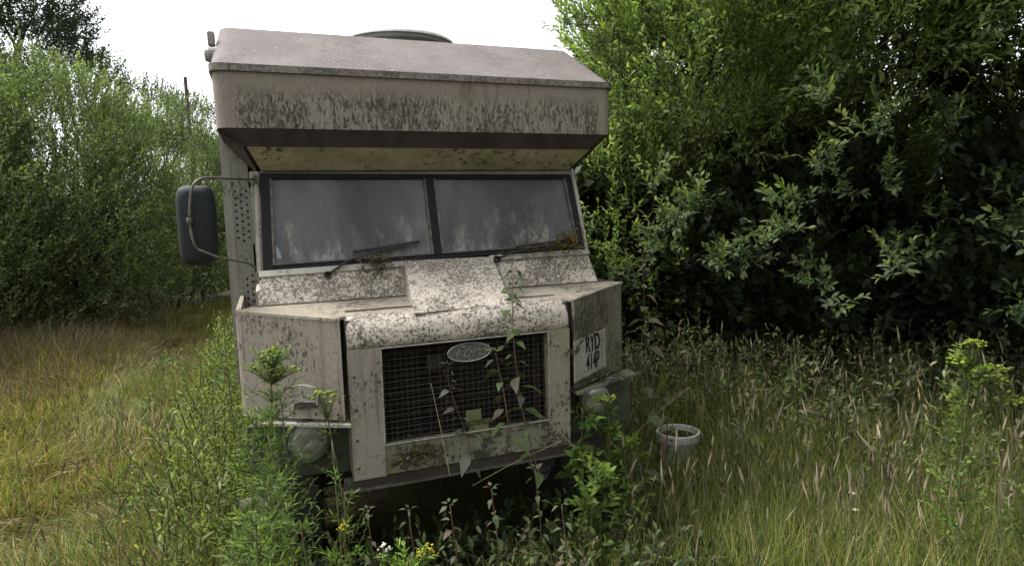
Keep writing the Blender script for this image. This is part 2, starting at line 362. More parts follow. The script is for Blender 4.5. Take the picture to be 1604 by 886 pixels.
def crown(rg, ells, n, inner=.55, carve=-.15, freq=1.3, ph=0.0, zmin=.3, lowthin=0.0):
    P = []; D = []
    per = [max(e[1][0]*e[1][2], .1) for e in ells]; tot = sum(per)
    for (c, r), w_ in zip(ells, per):
        c = np.array(c, float); r = np.array(r, float); k = int(n*w_/tot*1.9)
        u = rand_unit(rg, k); rad = 1-(1-inner)*np.abs(rg.normal(size=k))*.6; rad = np.clip(rad, .15, 1.12)
        bumpy = 1+.16*clump(u*2.2, 1.6, ph)
        p = c+u*r*(rad*bumpy)[:, None]
        keep = (clump(p, freq, ph) > carve-.35*rg.random(k)) & (p[:, 2] > zmin)
        if lowthin > 0: keep &= rg.random(k) > lowthin*np.clip((c[2]-p[:, 2])/r[2], 0, 1)
        for (c2, r2) in ells:                      # drop what is deep inside another lobe
            if tuple(c) != tuple(c2): keep &= (np.linalg.norm((p-np.array(c2))/np.array(r2), axis=1) > .6)
        p = p[keep]; u = u[keep]
        d = nrm(u*.65+np.array([0, 0, 1.0])+rg.normal(size=p.shape)*.35)
        P.append(p); D.append(d)
    return np.concatenate(P), np.concatenate(D)
def limbs(rg, base, ells, nst, r0, name, parent, per=7, mat=None):
    bm = bmesh.new(); base = Vector((base[0], base[1], 0))
    for i in range(nst):
        c, r = ells[i % len(ells)]; c = Vector(c)
        b0 = base+Vector((rg.normal()*.16, rg.normal()*.16, 0)); b0.z = float(hgt(b0.x, b0.y))-.06
        tgt = c+Vector([rg.normal()*.35*q for q in r]); mid = b0.lerp(tgt, .5)+Vector((rg.normal()*.15, rg.normal()*.15, .25))
        sp = smoothpath([b0, mid, tgt], 5); tube(bm, sp, r0, 6, r0*.4)
        for j in range(per):
            s = sp[rg.integers(3, len(sp))]; u = Vector(rand_unit(rg, 1)[0]); u.z = abs(u.z)*.6+u.z*.3
            e = c+Vector((u.x*r[0], u.y*r[1], u.z*r[2]))*.88
            mm = s.lerp(e, .55)+Vector((rg.normal()*.1, rg.normal()*.1, .12)); tube(bm, smoothpath([s, mm, e], 3), r0*.32, 4, r0*.1)
    return bmobj(name, bm, mat or M['bark'], parent, smooth=True)
def bush(name, label, cat, base, ells, nsh, k, leaf, template, pal, group=None, seed=1, shlen=(.22, .42), nst=3, r0=.035, lowthin=0.0, mat='leaf', carve=-.15, freq=1.3, inner=.55, zmin=.3, upbias=.6, per=7, twr=.0035, sprays=()):
    rg = np.random.default_rng(seed)
    root = thing(name, label, cat, (base[0], base[1], float(hgt(base[0], base[1]))), group)
    limbs(rg, base, ells, nst, r0, 'trunk', root, per)
    P, D = crown(rg, ells, nsh, inner, carve, freq, seed*1.37, zmin, lowthin)
    acc = Acc(); shoots(acc, rg, P, D, rg.uniform(*shlen, len(P)), k, leaf, template, np.array(pal), upbias, twr=twr)
    if len(sprays):                          # outer boughs forward of the crown, leaf tint dimmed as if shaded
        for (st, en) in sprays:
            st = Vector(st); en = Vector(en); sp = smoothpath([st, st.lerp(en, .55)+Vector((0, 0, .12)), en], 8)
            for p_, q_ in zip(sp, sp[1:]):
                d_ = q_-p_; L_ = d_.length
                acc.add(PR_V, PR_F, np.array([p_]), frames(np.array([d_]), np.array([[.1, 0, 1.]])), np.array([[.004, L_, .004]]), np.array([[.08, .07, .04]]))
            n_ = 9; P2 = np.array([list(sp[int(7+9*q/n_)] if int(7+9*q/n_) < len(sp) else sp[-1]) for q in range(n_)]); md = nrm(np.array([list(sp[-1]-sp[-4])]*n_))
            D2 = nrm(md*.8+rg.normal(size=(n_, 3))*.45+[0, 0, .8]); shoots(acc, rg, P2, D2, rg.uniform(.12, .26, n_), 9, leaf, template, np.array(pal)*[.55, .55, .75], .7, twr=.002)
    acc.build('crown', M[mat], root); return root
WIL = [(.21, .31, .10), (.25, .34, .11), (.18, .27, .10), (.27, .35, .12), (.22, .29, .13)]
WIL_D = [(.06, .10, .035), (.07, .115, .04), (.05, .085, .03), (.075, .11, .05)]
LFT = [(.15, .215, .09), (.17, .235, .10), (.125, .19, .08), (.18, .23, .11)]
DRK = [(.026, .042, .022), (.034, .05, .028), (.022, .036, .018), (.04, .055, .032)]  # leaf colours lowered to put the hollow's shade into the thickets
T_OV = leaf_t(.21, .25, .25); T_SM = leaf_s(.24, .3, .25)
# ------------------------------------------------------------------ the overgrown camper truck
TR = thing('camper_truck', 'abandoned cream camper truck with lichen covered paint and overcab pod', 'camper', (0, 2.0, GZ))
def T(name, bm, mat, parent=None, **k): return bmobj(name, bm, M[mat] if isinstance(mat, str) else mat, parent or TR, **k)
def outline(W, yf, r, ye, n=5):
    pts = [(-W, ye)]
    for i in range(n+1):
        a = math.pi+i/n*math.pi/2; pts.append((-W+r+r*math.cos(a), yf+r+r*math.sin(a)))
    for i in range(n+1):
        a = 1.5*math.pi+i/n*math.pi/2; pts.append((W-r+r*math.cos(a), yf+r+r*math.sin(a)))
    pts.append((W, ye)); return pts
def ring(W, yf, r, ye, z): return [(x, y, z) for x, y in outline(W, yf, r, ye)]
YE = .955
# overcab pod: vertical face, brown band, cream underside, sloping roof
bm = bmesh.new(); loft(bm, [ring(.958, .41, .055, YE, 2.116), ring(.962, .41, .055, YE, 2.352)]); T('overcab_face', bm, 'luton_face', smooth=False)
bm = bmesh.new(); loft(bm, [ring(.845, .432, .02, YE, 2.040), ring(.955, .412, .05, YE, 2.1155)])
slab(bm, [(-.957, .47, 2.114), (-.957, YE, 2.114), (-.81, YE, 1.951), (-.812, .60, 1.951), (-.858, .44, 2.036)], .012)
slab(bm, [(.957, .47, 2.114), (.858, .44, 2.036), (.812, .60, 1.951), (.81, YE, 1.951), (.957, YE, 2.114)], .012)
T('overcab_band', bm, 'brown_band')
bm = bmesh.new(); loft(bm, [ring(.79, .59, .01, YE, 1.948), ring(.843, .434, .01, YE, 2.0395)]); T('overcab_underside', bm, 'underside')
bm = bmesh.new()
loft(bm, [ring(.972, .398, .05, 4.12, 2.353), ring(.972, .398, .05, 4.12, 2.383)]); T('roof_rim', bm, 'luton_rim', bevel=.004)
bm = bmesh.new()
loft(bm, [ring(.964, .408, .055, 4.11, 2.384), ring(.935, .86, .06, 4.05, 2.652), ring(.90, .92, .05, 4.0, 2.668)]); T('roof', bm, 'luton_roof', smooth=False)
# rear box body
bm = bmesh.new(); box2(bm, (-.98, YE+.002, .86), (.98, 4.1, 2.3525)); T('rear_body', bm, 'body', bevel=.012)
# perforated panel on the left front wall
def perf(bm, cols, zs, cw, ch, r, y):
    for ci, (cx, off) in enumerate(cols):
        for z in zs:
            zz = z+off; sq = []; oc = []
            for k in range(8):
                a = k*math.pi/4; c_, s_ = math.cos(a), math.sin(a); mx = max(abs(c_), abs(s_))
                oc.append(bm.verts.new((cx+r*c_, y, zz+r*s_))); sq.append(bm.verts.new((cx+cw/2*c_/mx, y, zz+ch/2*s_/mx)))
            for k in range(8): bm.faces.new((sq[k], sq[(k+1) % 8], oc[(k+1) % 8], oc[k]))
yp = .925; a0 = at(368, 300, yp); a1 = at(391, 372, yp); b0 = at(380, 432, yp); b1 = at(393, 476, yp)
xs = [a0.x, (a0.x+a1.x)/2, a1.x]; ch = (a0.z-a1.z)/7.0; cw = (a1.x-a0.x)/2
bm = bmesh.new(); zs = [a0.z-ch*i for i in range(8)]
perf(bm, [(xs[0], 0), (xs[1], -ch/2), (xs[2], 0)], zs, cw, ch, .0062, yp)
zs2 = [b0.z-ch*i for i in range(5)]
perf(bm, [(xs[1], -ch/2), (xs[2], 0)], zs2, cw, ch, .0062, yp)
xl, xr = xs[0]-cw/2, xs[2]+cw/2
box2(bm, (xl, yp, zs[-1]-ch-.001), (xr+.06, yp+.004, zs2[0]+ch/2+.001)); box2(bm, (xl, yp, zs[0]+ch/2), (xr+.06, yp+.004, 2.03))
box2(bm, (xl, yp, zs2[-1]-ch-.2), (xr+.06, yp+.004, zs2[-1]-ch)); box2(bm, (xl, yp, zs2[-1]-ch), (xs[1]-cw/2-.001, yp+.004, zs2[0]+ch/2)); box2(bm, (xr+.0005, yp, 1.1), (xr+.06, yp+.004, 2.0))
box2(bm, (xl-.004, yp-.002, 1.1), (xl, YE, 2.03))
box2(bm, (xs[1]-cw/2, yp, zs[0]+.0002), (xs[1]+cw/2, yp+.004, zs[0]+ch/2)); box2(bm, (xs[1]-cw/2, yp, zs2[0]+.0002), (xs[1]+cw/2, yp+.004, zs2[0]+ch/2))
for c_ in (0, 2): box2(bm, (xs[c_]-cw/2, yp, zs[-1]-ch), (xs[c_]+cw/2, yp+.004, zs[-1]-ch/2))
box2(bm, (xs[2]-cw/2, yp, zs2[-1]-ch), (xs[2]+cw/2, yp+.004, zs2[-1]-ch/2))
T('perforated_panel', bm, 'body')
bm = bmesh.new(); box2(bm, (xl+.004, yp+.02, 1.12), (xr+.05, YE, 2.0)); T('vent_backing', bm, 'radiator')
# cab: pillars, doors
bm = bmesh.new()
for s in (-1, 1):
    slab(bm, [(s*.803, .622, 1.948), (s*.822, .622, 1.948), (s*.838, .492, 1.48), (s*.818, .492, 1.48)], .03)
    box2(bm, (s*.82, .50, .89), (s*.85, .95, 1.40)); box2(bm, (s*.80, .91, 1.4), (s*.845, .953, 1.95)); box2(bm, (s*.80, .62, 1.90), (s*.845, .93, 1.9475))
box2(bm, (-.80, .62, 1.925), (.80, .95, 1.946)); box2(bm, (-.82, .50, .88), (.82, .94, .91))
T('cab_shell', bm, 'white_plate', bevel=.004)
bm = bmesh.new(); box2(bm, (-.80, .94, .95), (.80, .952, 1.92)); box2(bm, (-.80, .52, 1.28), (.80, .62, 1.40)); T('cab_interior', bm, 'trim')
for s in (-.42, .42):
    bm = bmesh.new(); box2(bm, (s-.22, .66, 1.0), (s+.22, .9, 1.15)); box2(bm, (s-.21, .86, 1.15), (s+.21, .93, 1.62)); box2(bm, (s-.11, .87, 1.64), (s+.11, .92, 1.76)); T('seat', bm, 'seat', bevel=.03)
bm = bmesh.new()
for k in range(24):
    a0_ = 2*math.pi*k/24; a1_ = 2*math.pi*(k+1)/24
    f = lambda a: (.40+.2*math.cos(a), .68+.07*math.sin(a), 1.47+.18*math.sin(a)); tube(bm, [f(a0_), f(a1_)], .011, 6)
tube(bm, [(.2, .68, 1.47), (.6, .68, 1.47)], .01, 6); tube(bm, [(.4, .68, 1.47), (.4, .60, 1.2)], .018, 6)
T('steering_wheel', bm, 'black_rubber')
# windscreen
def wp(s, t, off=0.0):                   # point on the windscreen plane, s -1..1 across, t 0..1 up
    y0, z0, w0, y1, z1, w1 = .4755, 1.5037, .812, .6055, 1.9255, .798
    z = z0+(z1-z0)*t+.016*s*(1-t)-.008*s*t; n = Vector((0, -.955, .294))
    return Vector((s*(w0+(w1-w0)*t), y0+(y1-y0)*t, z))+n*off
WN = Vector((0, -.955, .294))
FR = bmesh.new()
def bar(bm, s0, s1, t0, t1, off, th): slab(bm, [wp(s0, t0, off), wp(s1, t0, off), wp(s1, t1, off), wp(s0, t1, off)], th)
bar(FR, -1, -.948, 0, 1, .012, .035); bar(FR, .955, 1, 0, 1, .012, .035); bar(FR, -.948, .955, .945, 1, .010, .033); bar(FR, -.948, .955, 0, .045, .010, .033); bar(FR, -.026, .026, .045, .945, .014, .03)
ws = T('windscreen_frame', FR, 'seal', bevel=.004)
for s0, s1 in ((-.948, -.026), (.026, .955)):
    bm = bmesh.new(); bar(bm, s0, s1, .045, .945, -.004, .005); T('window_pane', bm, 'glass', ws)
    bm = bmesh.new(); e = .012
    bar(bm, s0, s0+e, .05, .94, .0165, .02); bar(bm, s1-e, s1, .05, .94, .0165, .02); bar(bm, s0+e, s1-e, .05, .066, .0165, .02)
    T('rubber_seal', bm, 'tube', ws)
bm = bmesh.new(); a = hit(437, 397, wp(0, .3), WN)+WN*.002
slab(bm, [a+Vector((-.012, 0, -.022)), a+Vector((.012, 0, -.022)), a+Vector((-.004, 0.01, .03)), a+Vector((-.012, 0.01, .03))], .001); T('sticker', bm, plain('sticker', (.35, .42, .5), .6), ws)
def onscreen(px, py, off=.025): return hit(px, py, wp(0, .3)+WN*off, WN)
for pts in (((513, 430), (545, 408), (590, 392), (640, 383)), ((778, 405), (800, 396), (840, 386), (880, 380))):
    bm = bmesh.new(); tube(bm, [onscreen(*p, .03) for p in pts], .006, 6, .004); p0 = onscreen(*pts[0], .03); lathe(bm, [(.016, -.02), (.016, .015), (.008, .02)], p0, 'y', 12)
    wa = T('wiper_arm', bm, 'black_rubber')
    bm = bmesh.new(); (ax_, ay_), (bx_, by_) = pts[1], pts[3]
    q0 = onscreen(ax_+8, ay_-14 if ax_ < 700 else ay_-10, .018); q1 = onscreen(bx_+17, by_-5, .018)
    tube(bm, [q0, q1], .008, 6); tube(bm, [q0+WN*-.008, q1+WN*-.008], .005, 4); T('wiper_blade', bm, 'black_rubber', wa)
# cowl below the windscreen, raised access hump
bm = bmesh.new(); slab(bm, [(-.845, .372, 1.338), (.845, .372, 1.338), (.826, .452, 1.488), (-.826, .452, 1.472)], .05)
box2(bm, (-.84, .42, 1.30), (.84, .5, 1.36)); T('cowl', bm, 'cowl', bevel=.006)
for pts in ([(-.83, .440, 1.468), (-.17, .440, 1.480), (-.17, .458, 1.505), (-.83, .458, 1.493)], [(.265, .440, 1.485), (.83, .440, 1.492), (.83, .458, 1.515), (.265, .458, 1.508)]):
    bm = bmesh.new(); slab(bm, pts, .03); T('windscreen_ledge', bm, 'white_plate', bevel=.003)
hb0 = hit(649, 477, (0, 0, 1.343), (0, 0, 1)); hb1 = hit(800, 463, (0, 0, 1.343), (0, 0, 1)); ht0 = at(632, 409, .442); ht1 = at(770, 402, .442)
bm = bmesh.new(); dz = Vector((0, 0, -.006)); hb0.z = hb1.z = 1.339
hb0.z += (hb0.y-.37)*.09; hb1.z += (hb1.y-.37)*.09
poly(bm, [hb0, hb1, ht1, ht0, hb0+dz, hb1+dz, Vector((ht1.x, .50, 1.34)), Vector((ht0.x, .50, 1.34)), Vector((ht1.x, .50, ht1.z)), Vector((ht0.x, .50, ht0.z))],
     [(0, 1, 2, 3), (0, 4, 5, 1), (1, 5, 6, 8, 2), (0, 3, 9, 7, 4), (3, 2, 8, 9), (4, 7, 6, 5), (7, 9, 8, 6)])
T('access_hump', bm, 'cowl', bevel=.008)
bm = bmesh.new()
slab(bm, [hb0+Vector((-.012, -.018, -.001)), hb1+Vector((.012, -.018, -.001)), hb1+Vector((.0, .0, .006)), hb0+Vector((0, .0, .006))], .006)
for k in range(4): p = hb0.lerp(hb1, .12+.25*k)+Vector((0, -.008, .006)); lathe(bm, [(.006, -.004), (.006, .003), (.003, .005)], p, 'z', 8)
T('hump_flange', bm, 'cowl')
# bonnet, nose and wings
bm = bmesh.new(); slab(bm, [(-.86, .385, 1.343), (-.935, .281, 1.345), (-.55, .022, 1.314), (-.512, .07, 1.314), (.488, .07, 1.314), (.52, .022, 1.314), (.935, .281, 1.345), (.86, .385, 1.343)][::-1][::-1], .012)
T('bonnet', bm, 'bonnet')
bm = bmesh.new()
for a_, b_ in (((-.86, .36, 1.347), (.86, .36, 1.347)), ((-.50, .13, 1.326), (.47, .13, 1.326))): tube(bm, [a_, b_], .004, 5)
T('bonnet_seam', bm, 'gapdirt')
XL, XR, GW = -.512, .486, .379
prof = [(0.004, 1.185), (0, 1.215), (.006, 1.255), (.024, 1.288), (.052, 1.308), (.085, 1.317), (.11, 1.318)]
bm = bmesh.new()
rings = []
for x in (XL, XL+.012, XR-.012, XR):
    ins = .01 if x in (XL, XR) else 0
    rings.append([(x, y+ins, z-ins*.8) for y, z in prof]+[(x, .11, 1.298), (x, .05, 1.28), (x, .03, 1.22), (x, .03, 1.185)])
loft(bm, rings); T('nose_top', bm, 'nose', smooth=True)
bm = bmesh.new(); loft(bm, [[(XL, .016, .628), (-GW-.001, .016, .628), (-GW-.001, .06, .628), (XL, .06, .628)], [(XL, .0025, 1.1835), (-GW-.001, .0025, 1.1835), (-GW-.001, .06, 1.1835), (XL, .06, 1.1835)]]); T('nose_post', bm, 'nose_front', bevel=.005)
bm = bmesh.new(); loft(bm, [[(GW+.001, .016, .628), (XR, .016, .628), (XR, .06, .628), (GW+.001, .06, .628)], [(GW+.001, .0025, 1.1835), (XR, .0025, 1.1835), (XR, .06, 1.1835), (GW+.001, .06, 1.1835)]]); T('nose_post', bm, 'nose_right', bevel=.005)
bm = bmesh.new(); loft(bm, [[(-GW, .020, .632), (GW, .020, .632), (GW, .06, .632), (-GW, .06, .632)], [(-GW, .017, .7595), (GW, .017, .7595), (GW, .06, .7595), (-GW, .06, .7595)]]); T('nose_sill', bm, 'sill', bevel=.003)
for s, X in ((-1, XL), (1, XR)):
    bm = bmesh.new(); box2(bm, (X+.002*s, .03, .635), (X-.02*s, .36, 1.30)); T('nose_side', bm, 'gapdirt')
bm = bmesh.new(); e = .005
for a_, b_ in (((-GW, .0, 1.179), (GW, .0, 1.179)), ((-GW, .012, .763), (GW, .012, .763)), ((-GW, .012, .763), (-GW, 0, 1.179)), ((GW, .012, .763), (GW, 0, 1.179))): tube(bm, [a_, b_], e*.7, 5)
gr = T('grille_surround', bm, 'bare_edge')
bm = bmesh.new(); r_ = random.Random(3)
for i in range(17):
    z = .775+i*.0245; tube(bm, [(-GW, .045, z+r_.uniform(-.002, .002)), (0, .045+r_.uniform(-.004, .004), z+r_.uniform(-.004, .004)), (GW, .045, z)], .0013, 4)
for i in range(31):
    x = -GW+.012+i*.0245; 
    if r_.random() < .12: continue
    tube(bm, [(x, .043, .76), (x+r_.uniform(-.004, .004), .043, 1.18)], .0013, 4)
T('grille_mesh', bm, 'wire', gr)
bm = bmesh.new(); box2(bm, (-.46, .20, .62), (.46, .26, 1.28))
for i in range(26): box2(bm, (-.37, .155, .78+i*.0165), (.37, .18, .784+i*.0165))
box2(bm, (-.40, .15, .75), (-.36, .2, 1.2)); box2(bm, (.36, .15, .75), (.40, .2, 1.2)); box2(bm, (-.05, .13, 1.08), (.02, .16, 1.2))
T('radiator', bm, 'radiator', gr)
# headlamp left inside the grille corner bracket seen through the mesh
bm = bmesh.new(); q = at(681, 566, .10); box(bm, q, (.075, .02, .07)); T('bracket', bm, 'bumper', gr, bevel=.006)
# oval badge
bc = at(735, 551, .018)
bm = bmesh.new(); n = 40
ro = [(bc.x+.098*math.cos(2*math.pi*k/n), bc.z+.040*math.sin(2*math.pi*k/n)) for k in range(n)]
loft(bm, [[(x, bc.y, z) for x, z in ro], [(x, bc.y+.01, z) for x, z in ro]]); bd = T('badge', bm, 'badge_enamel')
bm = bmesh.new(); pts = [(bc.x+.098*math.cos(2*math.pi*k/n), bc.y-.001, bc.z+.040*math.sin(2*math.pi*k/n)) for k in range(n)]
for k in range(n): tube(bm, [pts[k], pts[(k+1) % n]], .0032, 6)
T('badge_rim', bm, 'chrome', bd)
def text_mesh(name, s, size, M4, mat, parent, shear=0.0, sx=1.0, ext=.001, off=0.0):
    cu = bpy.data.curves.new(name, 'FONT'); cu.body = s; cu.size = size; cu.extrude = ext; cu.shear = shear; cu.align_x = 'CENTER'; cu.align_y = 'CENTER'; cu.offset = off
    to = bpy.data.objects.new(name, cu); COL.objects.link(to); dg = bpy.context.evaluated_depsgraph_get()
    me = bpy.data.meshes.new_from_object(to.evaluated_get(dg)); COL.objects.unlink(to); bpy.data.objects.remove(to)
    me.transform(M4 @ Matrix.Diagonal((sx, 1, 1, 1))); return link(name, me, M[mat], parent)
FM = Matrix(((1, 0, 0, 0), (0, 0, -1, 0), (0, 1, 0, 0), (0, 0, 0, 1)))      # text plane facing the camera side
text_mesh('badge_lettering', 'Ford', .072, Matrix.Translation((bc.x, bc.y-.003, bc.z+.003)) @ FM, 'pale_mark', bd, shear=.5, sx=1.05)
# olive tag plates with worn lettering in the grille bottom
q = at(746, 656, .012)
bm = bmesh.new(); box(bm, q+Vector((-.01, .004, .020)), (.07, .006, .046)); box(bm, q+Vector((.012, .004, -.046)), (.09, .006, .036)); tg = T('grille_tag', bm, 'olive_tag', gr)
bm = bmesh.new(); box(bm, q+Vector((.012, .006, -.015)), (.14, .004, .024)); T('tag_strip', bm, 'radiator', tg)
text_mesh('tag_lettering', 'NAS QUEE', .026, Matrix.Translation(q+Vector((.012, .002, -.015))) @ FM, 'olive_tag', tg, sx=.95, off=.0006)
# wings, shelf, lamp panel
WINGP = {}
for s in (-1, 1):
    I = Vector((s*(.535 if s < 0 else .512), .018 if s < 0 else .004, 0)); O = Vector((s*.932, .279, 0)); mt = 'wing' if s < 0 else 'wing_mossy'
    n = Vector((s*(O.y-I.y), -abs(O.x-I.x), 0)).normalized(); n = Vector((s*abs(n.x), n.y, 0)); WINGP[s] = (I, (O-I).normalized(), n)
    bm = bmesh.new(); c = .022; dd = (O-I).normalized(); back = Vector((0, 1, 0))
    def wring(z):
        o1 = O-dd*c; o2 = O+back*c; mid = O*.34+(o1+o2)*.33
        pts = [I, o1, mid, o2, Vector((s*.932, .93, 0)), Vector((s*.915, .93, 0)), Vector((s*.912, .32, 0)), I+Vector((0, .03, 0))]
        return [Vector((p.x, p.y, (z if z < 1 else z+(1.345-1.318)*(abs(p.x)-.545)/.387))) for p in pts]
    loft(bm, [wring(.892), wring(1.314)]); wg = T('wing', bm, mt, bevel=.005)
    # pale shelf under the wing
    bm = bmesh.new(); xo = .965 if s > 0 else .885; pts = [Vector((s*.516, -.012, .878)), Vector((s*xo, .215, .872)), Vector((s*(xo+.01), .30, .874)), Vector((s*.516, .16, .88))]
    slab(bm, pts if s > 0 else pts[::-1], .012); T('wing_shelf', bm, 'white_plate' if s < 0 else 'sill', wg)
    bm = bmesh.new(); slab(bm, ([Vector((s*.515, .158, .62)), Vector((s*.915, .185, .64)), Vector((s*.915, .185, .866)), Vector((s*.515, .158, .866))])[::s], .02)
    for bx, bz in ((.555, .83), (.555, .70), (.86, .83)): lathe(bm, [(.011, 0), (.011, -.006), (.006, -.009)], (s*bx, .158, bz), 'y', 8)
    lp = T('lamp_panel', bm, 'green_panel')
    hc = Vector((s*.684, .12, .789))
    bm = bmesh.new(); lathe(bm, [(.084, .05), (.094, .03), (.094, .004), (.087, -.006), (.080, .004), (.080, .03)], hc, 'y'); hl = T('headlight', bm, 'green_panel', smooth=True)
    bm = bmesh.new(); lathe(bm, [(.001, .045), (.03, .042), (.06, .028), (.079, .008), (.079, .012), (.06, .034), (.03, .048), (.001, .05)], hc, 'y'); T('reflector', bm, 'chrome', hl, smooth=True)
    bm = bmesh.new(); lathe(bm, [(.0795, .004), (.06, -.006), (.035, -.013), (.001, -.016), (.001, -.012), (.035, -.009), (.06, -.002), (.0795, .007)], hc, 'y'); T('lens', bm, 'lens', hl, smooth=True)
    bm = bmesh.new(); lathe(bm, [(.001, .0), (.014, .002), (.014, .04)], hc, 'y', 12); T('bulb', bm, 'chrome', hl)
    if s > 0:                                # indicator lamp beside the right headlight
        pass
# frame and flap on the left wing
I, dd, n = WINGP[-1]; out = n*.008
pl = [hit(px_, py_, I, n)+out for px_, py_ in ((462, 632), (462, 604), (497, 606), (500, 632))]
bm = bmesh.new(); slab(bm, [hit(*p, I, n)+n*.012 for p in ((466, 628), (496, 629), (495, 607), (467, 606))], .02); fl = T('side_repeater', bm, 'white_plate', bevel=.004)
bm = bmesh.new(); tube(bm, smoothpath([p+n*.008 for p in pl], 4), .005, 6); T('guard_tube', bm, 'bare_edge', fl)
bm = bmesh.new(); slab(bm, [hit(*p, I, n)+n*.012 for p in ((463, 640), (498, 636), (497, 630), (464, 631))], .012); T('lamp_base', bm, 'black_rubber', fl)
# number plate on the right wing
I, dd, n = WINGP[1]
pc = [hit(*p, I, n) for p in ((902, 593), (947, 577), (946, 519), (901, 528))]
u0 = (pc[0]-I).dot(dd); u1 = (pc[1]-I).dot(dd); z0 = (pc[0].z+pc[1].z)/2; z1 = (pc[2].z+pc[3].z)/2
f = lambda u, z, o=.008: I+dd*u+Vector((0, 0, z))+n*o
tl = .10
bm = bmesh.new(); sk = .02
slab(bm, [f(u0-.02, z0-sk*.3), f(u1, z0+sk*.3), f(u1, z1+sk*.3), f(u0-.02, z1-sk*.3)], .005); npl = T('number_plate', bm, 'plate_white', bevel=.002)
uc = (u0+u1)/2; PM = Matrix(((dd.x, 0, n.x, 0), (dd.y, 0, n.y, 0), (dd.z, 1, n.z, 0), (0, 0, 0, 1))); wd = u1-u0; hh = z1-z0
print('plate', wd, hh, u0, u1)
text_mesh('plate_lettering', 'RYD', .112, Matrix.Translation(f(uc+.010, z0+hh*.77, .0095)) @ PM, 'plate_black', npl, sx=wd/.235*.54, off=.0018)
text_mesh('plate_lettering', '414P', .112, Matrix.Translation(f(uc+.008, z0+hh*.31, .0095)) @ PM, 'plate_black', npl, sx=wd/.285*.58, off=.0018)
for uu in (u0+.01, u1-.02): bm = bmesh.new(); lathe(bm, [(.006, -.002), (.006, .001), (.002, .002)], f(uu, z1-.018, .010), 'y', 8); T('screw', bm, 'bare_edge', npl)
SCR = [(-.84+.21*k, .409, 2.13) for k in range(9)]+[(x_, .0135-.01*(z_-.63)/.55, z_) for z_ in (.68, .80, .93, 1.07) for x_ in (XL+.02, XR-.02)]
for s_ in (-1, 1):
    I_, d_, n_ = WINGP[s_]; SCR += [I_+d_*(.03+.1*k)+n_*.002+Vector((0, 0, .915)) for k in range(5)]
for p_ in SCR: bm = bmesh.new(); lathe(bm, [(.006, .0), (.006, -.003), (.002, -.004)], p_, 'y', 6); T('screw', bm, 'bumper')
# bumper and bright lower lip
bm = bmesh.new(); box2(bm, (-.55, .022, .585), (.60, .075, .627)); bp = T('bumper', bm, 'bumper', bevel=.003)
bm = bmesh.new(); box2(bm, (-.56, .004, .582), (.64, .022, .588)); T('bumper_lip', bm, 'tube', bp)
# chassis, axles, wheels
bm = bmesh.new()
for s in (-1, 1): box2(bm, (s*.36, .1, .50), (s*.44, 4.0, .62))
for y in (.3, 1.2, 2.2, 3.2, 3.9): box2(bm, (-.36, y, .52), (.36, y+.08, .60))
box2(bm, (-.9, .95, .78), (.9, 4.05, .858)); box2(bm, (-.3, .35, .55), (.3, .9, 1.2)); T('chassis', bm, 'steel_dark')
for yy in (.80, 2.95):
    bm = bmesh.new(); tube(bm, [(-.70, yy, .36), (.70, yy, .36)], .05, 10); lathe(bm, [(.001, -.14), (.11, -.1), (.15, 0), (.11, .1), (.001, .14)], (.12, yy, .36), 'y', 16)
    for s in (-1, 1):
        for k in range(4): tube(bm, smoothpath([(s*.42, yy-.5+.05*k, .50-.012*k), (s*.42, yy, .43-.012*k), (s*.42, yy+.5-.05*k, .50-.012*k)], 5), .008, 4)
    T('axle', bm, 'steel_dark')
    for s in (-1, 1):
        wc = Vector((s*.74, yy, .375))
        bm = bmesh.new(); lathe(bm, [(.24, -.11), (.33, -.125), (.40, -.115), (.425, -.085), (.43, 0), (.425, .085), (.40, .115), (.33, .125), (.24, .11)], wc, 'x', 40)
        for k in range(28):
            a = 2*math.pi*k/28
            for sd_ in (-1, 1):
                Rm = Matrix.Rotation(-a, 3, 'X'); c_ = wc+Rm @ Vector((sd_*.06, 0, .43)); box(bm, c_, (.085, .045, .03), Rm)
        tw = T('wheel', bm, 'black_rubber')
        bm = bmesh.new(); lathe(bm, [(.245, -.10), (.21, -.09), (.2, -.03), (.09, -.02), (.08, -.07), (.05, -.08), (.05, .08), (.2, .06), (.245, .10)], wc, 'x', 24); T('rim', bm, 'white_plate', tw)
# mirror
bm = bmesh.new(); mc = (at(272, 290, .4)+at(345, 415, .4))/2
def sup(w_, h_, y, z0=0): return [(mc.x+w_*math.copysign(abs(math.cos(a))**.45, math.cos(a)), mc.y+y, mc.z+h_*math.copysign(abs(math.sin(a))**.35, math.sin(a))) for a in [2*math.pi*k/36+.01 for k in range(36)]]
loft(bm, [sup(.05, .135, -.045), sup(.066, .158, -.035), sup(.075, .168, -.01), sup(.077, .170, .02), sup(.070, .163, .022)]); mr = T('mirror', bm, 'mirror', smooth=True)
bm = bmesh.new(); loft(bm, [sup(.069, .162, .0225), sup(.069, .162, .025)]); T('mirror_glass', bm, 'chrome', mr)
bm = bmesh.new()
tube(bm, smoothpath([at(401, 281, .58), at(370, 280, .5), at(322, 279, .37), at(305, 287, .345), at(299, 305, .34), at(297, 345, .34), at(302, 375, .34), at(309, 389, .345), at(322, 395, .342), at(350, 405, .35), at(388, 412, .47), at(404, 424, .55)], 4), .0055, 8)
lathe(bm, [(.011, -.012), (.013, 0), (.011, .012)], at(297, 345, .34), 'z', 10); lathe(bm, [(.012, -.02), (.012, .02)], at(398, 281, .58), 'z', 10)
T('mirror_arm', bm, 'tube', mr)
